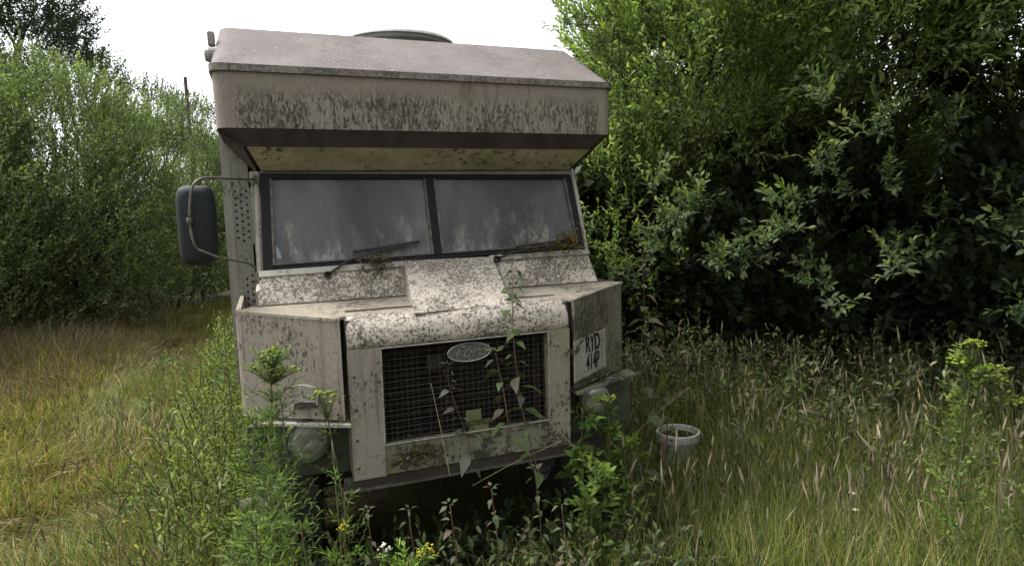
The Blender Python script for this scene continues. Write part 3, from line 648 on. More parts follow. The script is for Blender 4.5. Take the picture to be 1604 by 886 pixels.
# small fittings on the pod's left flank
bm = bmesh.new(); q = at(324, 86, .62); lathe(bm, [(.001, -.03), (.028, -.026), (.034, -.01), (.034, .03)], (-.965, q.y, q.z), 'x', 16); T('marker_lamp', bm, 'amber')
bm = bmesh.new(); q = at(334, 62, .7); box(bm, (-.965, q.y, q.z), (.03, .05, .06)); T('hinge_bracket', bm, 'amber', bevel=.004)
# roof vent dome
hc = Vector((.045, 1.42, 2.640))
bm = bmesh.new(); lathe(bm, [(.25, 0), (.29, .06), (.335, .095), (.335, .118), (.30, .13)], hc, 'z', 40); rv = T('roof_vent', bm, 'dome_dark')
bm = bmesh.new(); lathe(bm, [(.342, .118), (.345, .128), (.31, .150), (.22, .165), (.1, .172), (.001, .174)], hc, 'z', 40); T('vent_cap', bm, 'dome_clear', rv, smooth=True)
# ------------------------------------------------------------------ willow hedge right of the truck
rs = np.random.default_rng(99)
def spr(n, a0, a1, z0, z1, d0=3.7, d1=4.6):
    out = []
    for i in range(n):
        a = R(rs.uniform(a0, a1)); d = rs.uniform(d0, d1); z = rs.uniform(z0, z1); e = (CC.x+d*math.sin(a), CC.y+d*math.cos(a), z)
        a2 = a+R(rs.uniform(-6, 6)); out.append(((CC.x+(d+.9)*math.sin(a2), CC.y+(d+.9)*math.cos(a2), z+rs.uniform(-.35, .35)), e))
    return out
hg = 'willow bushes crowding the right of the truck'
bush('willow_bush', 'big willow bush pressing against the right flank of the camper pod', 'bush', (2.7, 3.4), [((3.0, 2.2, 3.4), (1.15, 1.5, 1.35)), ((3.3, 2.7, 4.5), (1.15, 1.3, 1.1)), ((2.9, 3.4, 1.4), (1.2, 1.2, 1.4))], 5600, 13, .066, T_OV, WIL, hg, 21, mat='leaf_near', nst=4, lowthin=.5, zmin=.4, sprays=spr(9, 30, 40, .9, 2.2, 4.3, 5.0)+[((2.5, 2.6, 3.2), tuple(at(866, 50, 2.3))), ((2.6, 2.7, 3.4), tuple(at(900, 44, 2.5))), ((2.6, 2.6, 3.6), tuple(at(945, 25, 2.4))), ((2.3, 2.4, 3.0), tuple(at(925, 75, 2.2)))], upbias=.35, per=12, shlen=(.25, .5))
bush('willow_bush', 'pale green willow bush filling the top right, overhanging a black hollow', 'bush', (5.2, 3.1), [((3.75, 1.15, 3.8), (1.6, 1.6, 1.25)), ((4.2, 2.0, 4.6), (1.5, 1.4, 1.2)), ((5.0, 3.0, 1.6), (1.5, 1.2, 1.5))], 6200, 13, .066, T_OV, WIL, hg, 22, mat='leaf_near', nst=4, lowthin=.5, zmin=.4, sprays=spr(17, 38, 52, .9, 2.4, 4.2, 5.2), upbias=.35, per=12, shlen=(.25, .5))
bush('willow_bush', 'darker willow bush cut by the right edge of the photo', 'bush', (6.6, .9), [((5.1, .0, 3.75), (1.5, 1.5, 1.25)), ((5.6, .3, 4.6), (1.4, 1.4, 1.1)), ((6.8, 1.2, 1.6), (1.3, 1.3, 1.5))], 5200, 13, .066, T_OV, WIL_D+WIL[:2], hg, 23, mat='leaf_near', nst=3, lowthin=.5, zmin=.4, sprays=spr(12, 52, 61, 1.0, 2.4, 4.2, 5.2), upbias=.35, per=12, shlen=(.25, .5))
bush('willow_bush', 'willow bush standing beyond the right edge of the photo', 'bush', (7.6, -1.8), [((6.9, -1.8, 3.2), (1.4, 1.6, 1.5)), ((7.4, -1.8, 1.5), (1.2, 1.5, 1.3))], 1800, 10, .08, T_OV, WIL, hg, 24, mat='leaf_near', nst=3, zmin=.4)
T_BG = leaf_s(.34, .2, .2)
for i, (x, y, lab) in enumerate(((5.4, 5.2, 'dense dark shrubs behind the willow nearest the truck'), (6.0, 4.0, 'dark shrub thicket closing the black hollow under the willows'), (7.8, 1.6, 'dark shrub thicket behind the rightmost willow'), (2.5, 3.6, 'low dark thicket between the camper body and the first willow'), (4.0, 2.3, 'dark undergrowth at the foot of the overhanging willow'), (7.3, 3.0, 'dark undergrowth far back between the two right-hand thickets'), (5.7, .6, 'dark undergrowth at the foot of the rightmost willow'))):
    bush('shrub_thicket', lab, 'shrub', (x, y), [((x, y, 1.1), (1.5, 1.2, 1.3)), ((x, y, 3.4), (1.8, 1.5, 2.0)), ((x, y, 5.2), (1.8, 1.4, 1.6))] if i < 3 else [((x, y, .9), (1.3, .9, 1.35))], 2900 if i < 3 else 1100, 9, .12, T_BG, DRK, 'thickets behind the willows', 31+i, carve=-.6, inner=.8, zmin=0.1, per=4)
# left bushes
lg = 'pale willow bushes along the left of the meadow'
for i, (x, y, zt, r, n, lab) in enumerate((
    (-5.0, 7.6, 4.0, 1.35, 3600, 'leafy green bush at the left edge of the photo, below the tall dark tree'),
    (-3.55, 8.6, 3.95, 1.2, 3200, 'tall pale green bush second from the left edge'),
    (-2.55, 10.6, 3.75, 1.25, 2600, 'pale green bush left of the thin bare post'),
    (-1.55, 12.8, 3.35, 1.3, 2200, 'low green bush behind the wing mirror'))):
    bush('meadow_bush', lab, 'bush', (x, y), [((x, y, zt-1.35), (r, r, 1.35)), ((x+.25, y-.2, zt-2.2), (r*1.15, r, 1.15)), ((x+.1, y, 1.0), (r*1.1, r*.9, 1.1))], n, 11, .07, T_SM, LFT, lg, 41+i, carve=-.45, zmin=.25, lowthin=.25, shlen=(.25, .5), inner=.7, upbias=.3)
bush('shrub_thicket', 'dark low thicket under the bushes at the left edge', 'shrub', (-5.4, 9.6), [((-5.4, 9.6, .9), (2.2, .8, 1.1))], 1100, 9, .10, T_BG, DRK, None, 47, carve=-.6, zmin=.1, per=3)
bush('shrub_thicket', 'dark low thicket in the gap behind the wing mirror', 'shrub', (-2.6, 13.6), [((-2.6, 13.8, .9), (2.6, .8, 1.3))], 1100, 9, .10, T_BG, LFT[:1]+DRK, None, 48, carve=-.6, zmin=.1, per=3)
DT = [(.035, .06, .05), (.045, .075, .055), (.06, .085, .055)]
bush('broadleaf_tree', 'tall dark bluish tree rising out of the top left corner', 'tree', (-6.9, 14.8), [((-6.6, 14.8, 7.3), (2.2, 2.0, 1.9)), ((-5.6, 14.6, 6.0), (1.6, 1.6, 1.5)), ((-7.6, 14.6, 5.0), (1.6, 1.6, 1.6))], 4300, 10, .10, T_SM, DT, None, 51, shlen=(.3, .6), carve=.0, nst=2, r0=.12, freq=1.9, zmin=2)
bush('hawthorn_tree', 'low dark tree with a ragged sparse top right of the tall dark tree', 'tree', (-5.0, 17.5), [((-5.3, 17.5, 4.9), (1.6, 1.3, 1.3)), ((-3.9, 17.8, 4.2), (1.4, 1.2, 1.2))], 1700, 9, .10, T_SM, DT, 'dark trees on the skyline', 52, shlen=(.3, .6), carve=.15, nst=2, r0=.08, freq=2.2, zmin=1)
bush('hawthorn_tree', 'distant sparse tree between the bare post and the camper', 'tree', (-3.0, 20), [((-3.1, 20, 4.3), (1.4, 1.3, 1.2)), ((-1.4, 21, 3.9), (1.6, 1.3, 1.0))], 1500, 9, .10, T_SM, DT, 'dark trees on the skyline', 53, shlen=(.3, .6), carve=.1, nst=2, r0=.08, freq=2.2, zmin=1)
# trees behind the camper and outside the picture, so that other viewpoints see a closed clearing
for i, (x, y) in enumerate(((1.5, 16), (6.5, 13), (9, 9), (-10, 4), (-8.5, 9))):
    bush('broadleaf_tree', ['tree hidden behind the camper roof', 'tree hidden behind the willows', 'tree far right behind the willows', 'tree outside the left edge of the clearing', 'tree at the far left of the clearing'][i], 'tree', (x, y), [((x, y, 2.2), (2.2, 1.8, 1.7))], 700, 9, .16, T_SM, LFT if i > 2 else DRK, None, 61+i, nst=2, r0=.08, per=4, zmin=.4, shlen=(.3, .6))
for i, (x, y) in enumerate(((3.2, -9.8), (7.2, -8.6))):  # out of view; added to darken the right pane's reflection and the truck front
    bush('broadleaf_tree', ['tree behind the viewer that the right windscreen pane mirrors', 'tree behind the viewer, farther right'][i], 'tree', (x, y), [((x, y, 3.6), (2.6, 2.0, 3.0)), ((x, y, 7.0), (2.6, 2.0, 2.4))], 1500, 8, .2, T_SM, DRK, None, 71+i, nst=2, r0=.12, per=4, zmin=.4, shlen=(.4, .8), carve=-.6)
# bare post
pp = at(291, 215, 13.2); bm = bmesh.new(); tp = at(290, 121, 13.2)
tube(bm, [(tp.x, 13.2, GZ-.2), (tp.x+.01, 13.2, 2.5), (tp.x, 13.2, tp.z)], .05, 8, .035)
tag(bmobj('bare_post', bm, M['postwood'], None), 'thin bare wooden post standing against the white sky', 'post')
# ------------------------------------------------------------------ grass
def blade_t(bend, w=.5):
    V = []; F = []
    for i, t in enumerate((0, .35, .7)):
        z = math.sin(t*bend)/max(bend, .01); y = (1-math.cos(t*bend))/max(bend, .01); ww = w*(1-.55*t*t)
        V += [(-ww, y, z), (ww, y, z)]
    t = 1; V.append((0, (1-math.cos(bend))/bend, math.sin(bend)/bend))
    F = [(0, 1, 3, 2), (2, 3, 5, 4), (4, 5, 6)]; return V, F
BT = [blade_t(b) for b in (.25, .6, .95, 1.35, 1.8)]
def vnoise(x, y, f, ph): return .5+.5*np.sin(x*f+ph+1.7*np.sin(y*f*.8+ph))*np.cos(y*f*1.2-ph+np.sin(x*f*.6))
def grass(name, label, rg, x, y, h, wd, tint, bends, tilt=.25, mat='grass', lay=0.0):
    acc = Acc(); n = len(x); z = hgt(x, y)-.01; th = rg.uniform(0, 6.28, n); fl_ = 2.6*np.sin(x*1.1+.6*y)+2.0*np.cos(y*.9-1.3*x+.4); th = np.where(rg.random(n) < lay, fl_+rg.normal(size=n)*.35, th); which = rg.choice(len(BT), n, p=bends)
    for b in range(len(BT)):
        mk = which == b; k = mk.sum()
        if not k: continue
        a = th[mk]; yv = np.stack([np.cos(a), np.sin(a), np.zeros(k)], 1); zv = nrm(np.stack([rg.normal(size=k)*tilt, rg.normal(size=k)*tilt, np.ones(k)], 1))
        xv = nrm(np.cross(yv, zv)); yv = np.cross(zv, xv); Fm = np.stack([xv, yv, zv], 1)
        acc.add(*BT[b], np.stack([x[mk], y[mk], z[mk]], 1), Fm, np.stack([wd[mk], h[mk], h[mk]], 1), tint[mk])
    o = acc.build(name, M[mat]); o['kind'] = 'stuff'; o['label'] = label; o['category'] = 'grass'; return o
def sector(rg, n, r0, r1, a0, a1, p=1.0):
    r = (r0**(2*p)+(r1**(2*p)-r0**(2*p))*rg.random(n))**(1/(2*p)); a = rg.uniform(R(a0), R(a1), n)
    return CC.x+r*np.sin(a), CC.y+r*np.cos(a)
def under(x, y, m=0.0): return (np.abs(x) < .86-m) & (y > .15+m) & (y < 4.1)
G1 = np.array([.13, .18, .04]); G2 = np.array([.23, .25, .06]); BR = np.array([.31, .235, .11]); ST = np.array([.42, .36, .19]); DG = np.array([.07, .10, .035]); PU = np.array([.2, .14, .11])
rg = np.random.default_rng(5); BQ = at(1062, 690, 1.0); BL = math.hypot(CC.x-BQ.x, CC.y-BQ.y)
def clear_b(x, y, w_=.2):   # nothing leafy right in front of the bucket
    ux = ((x-BQ.x)*(CC.x-BQ.x)+(y-BQ.y)*(CC.y-BQ.y))/BL; uy = (-(x-BQ.x)*(CC.y-BQ.y)+(y-BQ.y)*(CC.x-BQ.x))/BL
    return ~((ux > -.2) & (ux < 1.1) & (abs(uy) < w_))
def pal_mix(rg, n, w):                    # w: (n,5) weights
    cs = np.stack([G1, G2, BR, ST, DG]); cw = np.cumsum(w/w.sum(1, keepdims=True), 1); i = (rg.random((n, 1)) > cw).sum(1).clip(0, 4)
    return cs[i]*rg.uniform(.7, 1.3, (n, 1))
# left meadow: flattened, dry, ochre
x, y = sector(rg, 190000, 2.2, 15, -24, 8, .62); k = (x < -.90+.05*np.sin(y*3)); x, y = x[k], y[k]; n = len(x)
pn = vnoise(x, y, .9, .5); pn2 = vnoise(x, y, 2.7, 2.0); grn = np.clip(pn*.8+pn2*.5-.15, 0, 1)
near = np.clip((x+2.2)/1.1, 0, 1)                        # taller green growth close to the truck
far = np.clip((y-4.6)/1.6, 0, 1)*np.clip((-x-2.2)/.8, 0, 1)
tus = (vnoise(x, y, 4.3, 1.0) > .78)*1.0
h = (.07+.12*grn+.16*near*rg.random(n)+.24*far+.10*tus)*rg.uniform(.5, 1.5, n)
wts = np.stack([.5*grn+.6*near, .5+.4*grn, 1.0-.7*grn, .45-.25*grn+.3*far, .35+.4*near], 1)
t_ = pal_mix(rg, n, wts); pk = (rg.random(n) < .55*far); t_[pk] = PU*1.15*rg.uniform(.7, 1.2, (pk.sum(), 1))
grass('meadow_grass', 'short dry flattened ochre and green grass left of the truck', rg, x, y, h*1.2, .0028+.0016*rg.random(n)+.0006*np.hypot(x, y+2.6)*.5, t_, [.08, .12, .2, .25, .35], .6, lay=.72)
# tall grass right of the truck and in the foreground
x, y = sector(rg, 190000, 1.75, 9.5, 17, 86, .62)
cx_, cy_ = sector(rg, 3500, 1.9, 8.5, 17, 86, .62); ci = rg.integers(0, 3500, 108000); off_ = rg.normal(size=(108000, 2))*.045   # tussocks
x[:108000] = cx_[ci]+off_[:, 0]; y[:108000] = cy_[ci]+off_[:, 1]; k = ~under(x, y) & ~((np.abs(x) < 1.05) & (y > -.25)); x, y = x[k], y[k]; n = len(x)
d = np.hypot(x-CC.x, y-CC.y); az_ = np.degrees(np.arctan2(x-CC.x, y-CC.y)); k = rg.random(n) > .88*np.clip((d-4.7-.35*np.sin(az_*.35))/.7, 0, 1)*(az_ < 66); x, y, d = x[k], y[k], d[k]; n = len(x)   # little grows in the hedge's shade
pn = vnoise(x, y, 1.5, 1.1); lush = np.clip(1.35-d/4.5, 0, 1)
sh = np.clip((d-3.4)/2.5, 0, 1)
h = (.30+.12*pn)*rg.uniform(.45, 1.35, n)*(1+.55*sh); h = np.minimum(h, .10+.30*(d-1.1)); bq = at(1062, 690, 1.0); bd_ = Vector((CC.x-bq.x, CC.y-bq.y)).normalized(); ux = (x-bq.x)*bd_.x+(y-bq.y)*bd_.y; uy = -(x-bq.x)*bd_.y+(y-bq.y)*bd_.x; tr_ = np.exp(-((ux-.45)/.75)**2-(uy/.30)**2); h = h*(1-.38*np.clip(tr_*1.5, 0, 1))
wts = np.stack([.9+0*d, .7+.8*lush, .12+.25*(pn > .75), .14+.16*lush, .45+.9*sh], 1)
grass('tall_grass', 'tall rank green and yellow grass right of the truck', rg, x, y, h, .0022+.0016*rg.random(n)+.0004*d, pal_mix(rg, n, wts), [.3, .25, .2, .15, .1], .22)
# foreground fringe in front of the bumper (lower middle of the picture)
x, y = sector(rg, 26000, 1.7, 3.0, -22, 24, 1); k = (y < -.15) | (x < -.85); x, y = x[k], y[k]; n = len(x); d = np.hypot(x-CC.x, y-CC.y)
cent = np.clip(1-np.abs(x-.25)/.75, 0, 1)
h = np.minimum((.30-.07*cent)*rg.uniform(.4, 1.3, n), .02+.27*(d-1.3)); kk = h > .05; x, y, h, d = x[kk], y[kk], h[kk], d[kk]; n = len(x)
grass('fringe_grass', 'mixed grass and dry stalks before the front bumper', rg, x, y, h, .0016+.0014*rg.random(n), pal_mix(rg, n, np.tile([.7, .5, .45, .35, .4], (n, 1))), [.3, .25, .2, .15, .1], .3)
# seed heads: thin stalks with pale plumes
def seedheads(name, label, rg, x, y, h, tint):
    acc = Acc(); n = len(x); z = hgt(x, y); a = rg.normal(size=(n, 3))*.13; d = nrm(a*[1, 1, 0]+[0, 0, 1]); O = np.stack([x, y, z], 1); up = rand_unit(rg, n)
    acc.add(PR_V, PR_F, O, frames(d, up), np.stack([np.full(n, .0016), h, np.full(n, .0016)], 1), tint*.7)
    L = rg.uniform(.05, .10, n); T_ = O+d*h[:, None]
    plv = []; plf = []
    for i, (t, r) in enumerate(((0, .2), (.3, 1), (.7, .7), (1, .1))):
        for k in range(5): plv.append((r*math.cos(k*1.2566), t, r*math.sin(k*1.2566)))
    for i in range(3):
        for k in range(5): plf.append((i*5+k, i*5+(k+1) % 5, i*5+5+(k+1) % 5, i*5+5+k))
    d2 = nrm(d+rg.normal(size=(n, 3))*.2)
    acc.add(plv, plf, T_, frames(d2, up), np.stack([np.full(n, .0045), L, np.full(n, .0045)], 1)*rg.uniform(.7, 1.3, (n, 1)), tint)
    o = acc.build(name, M['grass'], smooth=False); o['kind'] = 'stuff'; o['label'] = label; o['category'] = 'grass'
x, y = sector(rg, 600, 2.7, 5.3, 27, 64, .7); n = len(x); k = ~under(x, y, -.1) & clear_b(x, y); x, y = x[k], y[k]; n = len(x)
seedheads('seeding_grass', 'pale seed heads above the tall grass on the right', rg, x, y, rg.uniform(.38, .70, n)+.18*np.clip((np.hypot(x-CC.x, y-CC.y)-3.8)/2, 0, 1), np.array([.36, .31, .21])*rg.uniform(.5, 1.2, (n, 1)))
x, y = sector(rg, 420, 2.8, 9, -19, -7, .7); n = len(x)
seedheads('seeding_grass', 'thin brown seed heads in the dry meadow on the left', rg, x, y, rg.uniform(.15, .34, n), np.array([.26, .2, .13])*rg.uniform(.6, 1.2, (n, 1)))
# ground weeds: low broad leaves
def weeds(name, label, rg, x, y, zlo, zhi, n_, leaf, pal, cat='weeds'):
    acc = Acc(); n = len(x); P = np.stack([x, y, hgt(x, y)+rg.uniform(zlo, zhi, n)], 1); D = nrm(rg.normal(size=(n, 3))*[.6, .6, .25]+[0, 0, .8])
    shoots(acc, rg, P, D, rg.uniform(.08, .22, n), n_, leaf, T_OV, np.array(pal), .8)
    o = acc.build(name, M['leaf_near']); o['kind'] = 'stuff'; o['label'] = label; o['category'] = cat
x, y = sector(rg, 420, 2.6, 8.0, -13, 0, .7); k = (x > -1.75-.06*(y-1)) & (x < -.95); x, y = x[k], y[k]
weeds('weed_patch', 'tangle of green weeds along the left side of the truck', rg, x, y, .0, .34, 6, .05, LFT+WIL_D)
rx = rg.uniform(-1.32, -.98, 700); ry = rg.uniform(.1, 5.0, 700)
acc = Acc(); P = np.stack([rx, ry, hgt(rx, ry)+rg.uniform(0, .72, 700)*np.clip((rx+1.6)/.35, .3, 1)], 1); D = nrm(rg.normal(size=(700, 3))*[.4, .4, .2]+[0, 0, 1])
shoots(acc, rg, P, D, rg.uniform(.12, .3, 700), 9, .05, leaf_t(.11, .2, .3), np.array([(.16, .22, .06), (.13, .18, .05), (.2, .24, .09)]), .5, twig=(.14, .15, .06))
o = acc.build('weed_patch', M['leaf_near']); o['kind'] = 'stuff'; o['label'] = 'tall narrow leaved weeds lining the left flank of the camper'; o['category'] = 'weeds'
rx = rg.uniform(-.97, -.5, 600); ry = rg.uniform(.9, 4.2, 600); weeds('weed_patch', 'dark weeds added to deepen the shade under the left edge of the camper', rg, rx, ry, 0, .5, 6, .05, WIL_D+DRK)  # dark leaves added to blacken the lit ground seen under the truck
x, y = sector(rg, 1500, 3.6, 6.5, 27, 66, .7); k = ~under(x, y, -.15) & clear_b(x, y, .25); x, y = x[k], y[k]
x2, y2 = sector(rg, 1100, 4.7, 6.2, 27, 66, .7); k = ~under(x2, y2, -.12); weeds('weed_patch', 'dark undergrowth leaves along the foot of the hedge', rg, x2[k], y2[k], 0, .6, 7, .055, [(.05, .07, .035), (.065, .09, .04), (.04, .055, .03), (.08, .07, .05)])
x2, y2 = rg.uniform(-.7, .75, 330), rg.uniform(-.75, -.15, 330); weeds('weed_patch', 'mixed green and purplish leaves close in front of the bumper', rg, x2, y2, .02, .36, 7, .045, [(.13, .17, .07), (.17, .15, .10), (.10, .14, .06)])
weeds('weed_patch', 'dull broad weeds between the grass and the hedge', rg, x, y, .0, .75, 6, .05, [(.10, .14, .06), (.13, .17, .07), (.09, .11, .06), (.17, .16, .10)])
x, y = rg.uniform(-.75, .95, 900), rg.uniform(-.75, .35, 900)
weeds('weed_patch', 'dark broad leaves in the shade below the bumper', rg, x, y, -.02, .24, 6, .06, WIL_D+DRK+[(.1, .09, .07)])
# ------------------------------------------------------------------ single plants
LG = [(.13, .20, .05), (.16, .23, .06), (.11, .17, .05)]
NET = [(.10, .14, .06), (.12, .15, .075), (.085, .12, .05)]
NETR = [(.20, .19, .12), (.16, .19, .10), (.22, .17, .12)]
T_NAR = leaf_t(.09, .2, .25); T_NET = leaf_t(.30, .2, .55, .3); T_FERN = leaf_s(.10, .3, .2)
def stem_mesh(pts, r, mat, parent, name='stem', r2=None):
    bm = bmesh.new(); tube(bm, smoothpath(pts, 4), r, 6, r2 if r2 else r*.5); return bmobj(name, bm, M[mat], parent, smooth=True)
def herb(name, label, cat, base, top, seed, nsh, leaf, template, pal, shl=(.10, .2), k=9, t0=.1, t1=.95, heads=None, mat='stem', r=.0045, group=None, thing_=None, side=None, spread=.9):
    rg = np.random.default_rng(seed); base = Vector(base); top = Vector(top)
    root = thing_ or thing(name, label, cat, base, group)
    mid = base.lerp(top, .5)+Vector((rg.normal()*.03, rg.normal()*.03, 0)); sp = smoothpath([base, mid, top], 10)
    bm = bmesh.new(); tube(bm, sp, r, 6, r*.5); bmobj('stem', bm, M[mat], root, smooth=True)
    t = rg.uniform(t0, t1, nsh); P = np.array([list(sp[min(int(a*20), 20)]) for a in t]); an = rg.uniform(0, 6.28, nsh)
    D = nrm(np.stack([np.cos(an), np.sin(an), rg.uniform(.5, 1.3, nsh)], 1))
    acc = Acc(); shoots(acc, rg, P, D, rg.uniform(*shl, nsh)*(1.15-.7*t), k, leaf, template, np.array(pal), .5, spread=spread, twr=.0016, twig=(.10, .13, .05))
    acc.build('foliage', M['leaf_near'], root)
    if heads:
        for (hp, hr, n, size, col) in heads:
            hp = Vector(hp); a2 = Acc(); an = rg.uniform(0, 6.28, n); rr = hr*np.sqrt(rg.random(n))
            O = np.stack([hp.x+rr*np.cos(an), hp.y+rr*np.sin(an), hp.z-.35*rr+rg.normal(size=n)*.006], 1)
            D = nrm(rg.normal(size=(n, 3))*.35+[0, 0, 1]); fl = [(math.cos(q), 0.5*(math.cos(q*3)*.0)+.25, math.sin(q)) for q in [6.283*j/8 for j in range(8)]]+[(0, .6, 0), (0, -.6, 0)]
            ff = [(j, (j+1) % 8, 8) for j in range(8)]+[((j+1) % 8, j, 9) for j in range(8)]
            a2.add(fl, ff, O, frames(D, rand_unit(rg, n)), np.full((n, 3), size)*rg.uniform(.6, 1.2, (n, 1)), np.array(col)*rg.uniform(.75, 1.2, (n, 1)))
            b0 = np.array([list(sp[-3])]*n); dv = O-b0; L_ = np.linalg.norm(dv, axis=1)
            a2.add(PR_V, PR_F, b0, frames(nrm(dv), rand_unit(rg, n)), np.stack([np.full(n, .001), L_, np.full(n, .001)], 1), np.tile([.12, .15, .05], (n, 1)))
            a2.build('flower_head', M['petal'], root)
    return root
def gbase(x, y): return (x, y, float(hgt(x, y))-.02)
YG = (.25, .33, .05); YE_ = (.62, .50, .03)
# tall feathery ragwort in front of the left wing
for i, (px_, py_, yy, dx, lab) in enumerate(((424, 548, -.12, .02, 'tallest feathery weed with a yellow-green top in front of the left wing'), (398, 640, -.2, -.04, 'feathery green weed at the outer edge of the left wing'), (438, 610, -.22, .0, 'slim feathery weed before the left headlight'), (505, 612, -.15, .05, 'thin budding weed between the left headlight and the grille'), (420, 745, -.5, .0, 'bushy feathery weed low in front of the left wheel'), (520, 690, -.4, .03, 'slender feathery weed left of the grille, below the bonnet gap'))):
    tp = at(px_, py_, yy); b = gbase(tp.x+dx, yy-.05); hd = []
    if i in (0, 3): hd = [(tp+Vector((rx, ry, rz)), .05, 34, .008, YG) for rx, ry, rz in ((0, 0, 0), (-.04, .02, -.05), (.05, 0, -.07))][:3 if i == 0 else 1]
    herb('ragwort', lab, 'weed', b, tp, 100+i, (140, 60, 16, 26, 80, 14)[i], (.034, .034, .03, .022, .04, .034)[i], T_FERN, LG+[(.10, .15, .06)], (.12, .26), 13, .12, 1.0, hd, group='feathery weeds before the left wing', spread=1.0)
for i, (px_, py_, yy) in enumerate(((392, 720, -.1), (365, 790, -.1), (420, 680, -.3), (540, 770, -.35), (470, 815, -.6), (400, 800, -.7), (385, 560, .35), (350, 520, .8))):
    tp = at(px_, py_, yy); herb('feathery_weed', ['weed with fine leaves left of the shelf under the left wing', 'low weed with fine leaves at the far left of the weed cluster', 'weed covering the outer end of the left lamp panel', 'weed with fine leaves below the gap between left wing and grille', 'low bushy weed before the left tyre', 'low bushy weed above the bottom edge, left of the tyre', 'weed standing against the outer edge of the left wing', 'weed with fine leaves below the wing mirror'][i], 'weed', gbase(tp.x, yy), tp, 200+i, (40, 22, 6, 16, 40, 40, 50, 50)[i], .036, (T_FERN, T_NAR)[i % 2], LG, (.1, .22), 10, .1, 1.0, None, group='fine leaved weeds left of the grille', spread=1.0)
# ragwort on the far right
tp = at(1525, 545, -.95); b = gbase(tp.x+.0, -.97)
hs_ = [(at(px_, py_, -.95+dy), .045, 40, .009, c) for px_, py_, dy, c in ((1525, 532, 0, YG), (1502, 560, .03, YG), (1557, 572, -.03, YG), (1560, 590, .0, YG), (1505, 622, .04, (.2, .26, .06)), (1588, 622, -.05, YG))]
herb('ragwort', 'tall ragwort with yellow-green flower tops standing alone on the right', 'weed', b, tp, 120, 80, .03, T_OV, LG, (.12, .26), 10, .25, 1.0, hs_, spread=.8, r=.006)
tp = at(1600, 760, -1.0); herb('ragwort', 'small weed with pale buds at the right edge beside the lone ragwort', 'weed', gbase(tp.x, -1.0), tp, 121, 26, .03, T_OV, LG, (.1, .2), 8, .2, 1, [(tp, .04, 12, .007, YG)])
# leafy mass in front of the right headlight
for i, (px_, py_, yy, lab, leaf, tm, hd) in enumerate(((953, 622, -.05, 'leafy weed with a yellow-green bud cluster in front of the right headlight', .035, T_OV, 1), (912, 640, -.02, 'broad leaved green weed between the grille and the right headlight', .07, T_NET, 0), (985, 690, -.1, 'bushy green weed just right of the right headlight', .045, T_OV, 0), (935, 720, -.3, 'pale green weed under the right headlight', .05, T_OV, 0))):
    tp = at(px_, py_, yy); hd = [(tp+Vector((0, 0, .01)), .05, 30, .010, (.26, .33, .07))] if hd else None
    herb('leafy_weed', lab, 'weed', gbase(tp.x+.02, yy), tp, 130+i, (44, 20, 36, 36)[i], leaf, tm, LG, (.10, .22), (9, 6, 9, 8)[i], .2, 1, hd, group='green weeds around the right headlight')
# low plants at the very bottom
for i, (px_, py_, yy, lab, hd) in enumerate(((640, 872, -.85, 'bright green ferny plant with yellow flowers at the bottom centre', ((672, 853), (660, 862), (682, 866))), (537, 822, -.55, 'small plant with yellow flowers at the foot of the left tyre', ((540, 820), (532, 824))), (600, 856, -.8, 'slim plant with three tiny white flowers at the bottom', ((598, 853), (608, 856), (601, 862))))):
    tp = at(px_, py_, yy); col = (.7, .7, .6) if i == 2 else YE_
    herb('flowering_weed', lab, 'flower', gbase(tp.x, yy), tp, 140+i, (60, 18, 6)[i], (.03, .03, .02)[i], T_FERN, [(.15, .26, .04), (.18, .30, .05)], (.12, .2), 12, .3, 1, [(at(a_, b_, yy-.03), .014, 7, .0042, col) for a_, b_ in hd], spread=1.0)
# nettle like plants: pairs of drooping leaves
def nettle(name, label, cat, pts, seed, leaf, pal, mat='red_stem', every=.07, group=None, r=.004, droop=.35, topsz=.45):
    rg = np.random.default_rng(seed); sp = smoothpath(pts, 10); root = thing(name, label, cat, sp[0], group)
    bm = bmesh.new(); tube(bm, sp, r, 6, r*.5); bmobj('stem', bm, M[mat], root, smooth=True)
    acc = Acc(); L = 0; last = -1; tot = sum((b-a).length for a, b in zip(sp, sp[1:])); a_ = rg.uniform(0, 6.28); rj = .5; O = []; D = []; S = []
    for p, q in zip(sp, sp[1:]):
        L += (q-p).length
        if L-last > every*(1-.4*L/tot)*(.6+.8*rj):
            last = L; rj = rg.random(); a_ += math.pi/2+rg.normal()*.6; sz = leaf*(1-(1-topsz)*(L/tot)**2)*rg.uniform(.55, 1.3)
            for k in range(2):
                if rg.random() < .18: continue
                an = a_+k*math.pi; O.append(list(q)); D.append([math.cos(an), math.sin(an), rg.uniform(-droop, .35)]); S.append(sz*rg.uniform(.85, 1.1))
    for k in range(4): O.append(list(sp[-1])); D.append([math.cos(k*1.6), math.sin(k*1.6), .8]); S.append(leaf*.4)
    O = np.array(O); D = nrm(np.array(D)); S = np.array(S); n = len(O)
    O = O+D*.012; up = np.tile([0, 0, 1.0], (n, 1))+rg.normal(size=(n, 3))*.25
    acc.add(*T_NET, O, frames(D, up), np.stack([S, S, S], 1), np.array(pal)[rg.integers(0, len(pal), n)]*rg.uniform(.7, 1.2, (n, 1)))
    acc.build('leaves', M['leaf_near'], root); return root
ng = 'nettles beside the right wing'
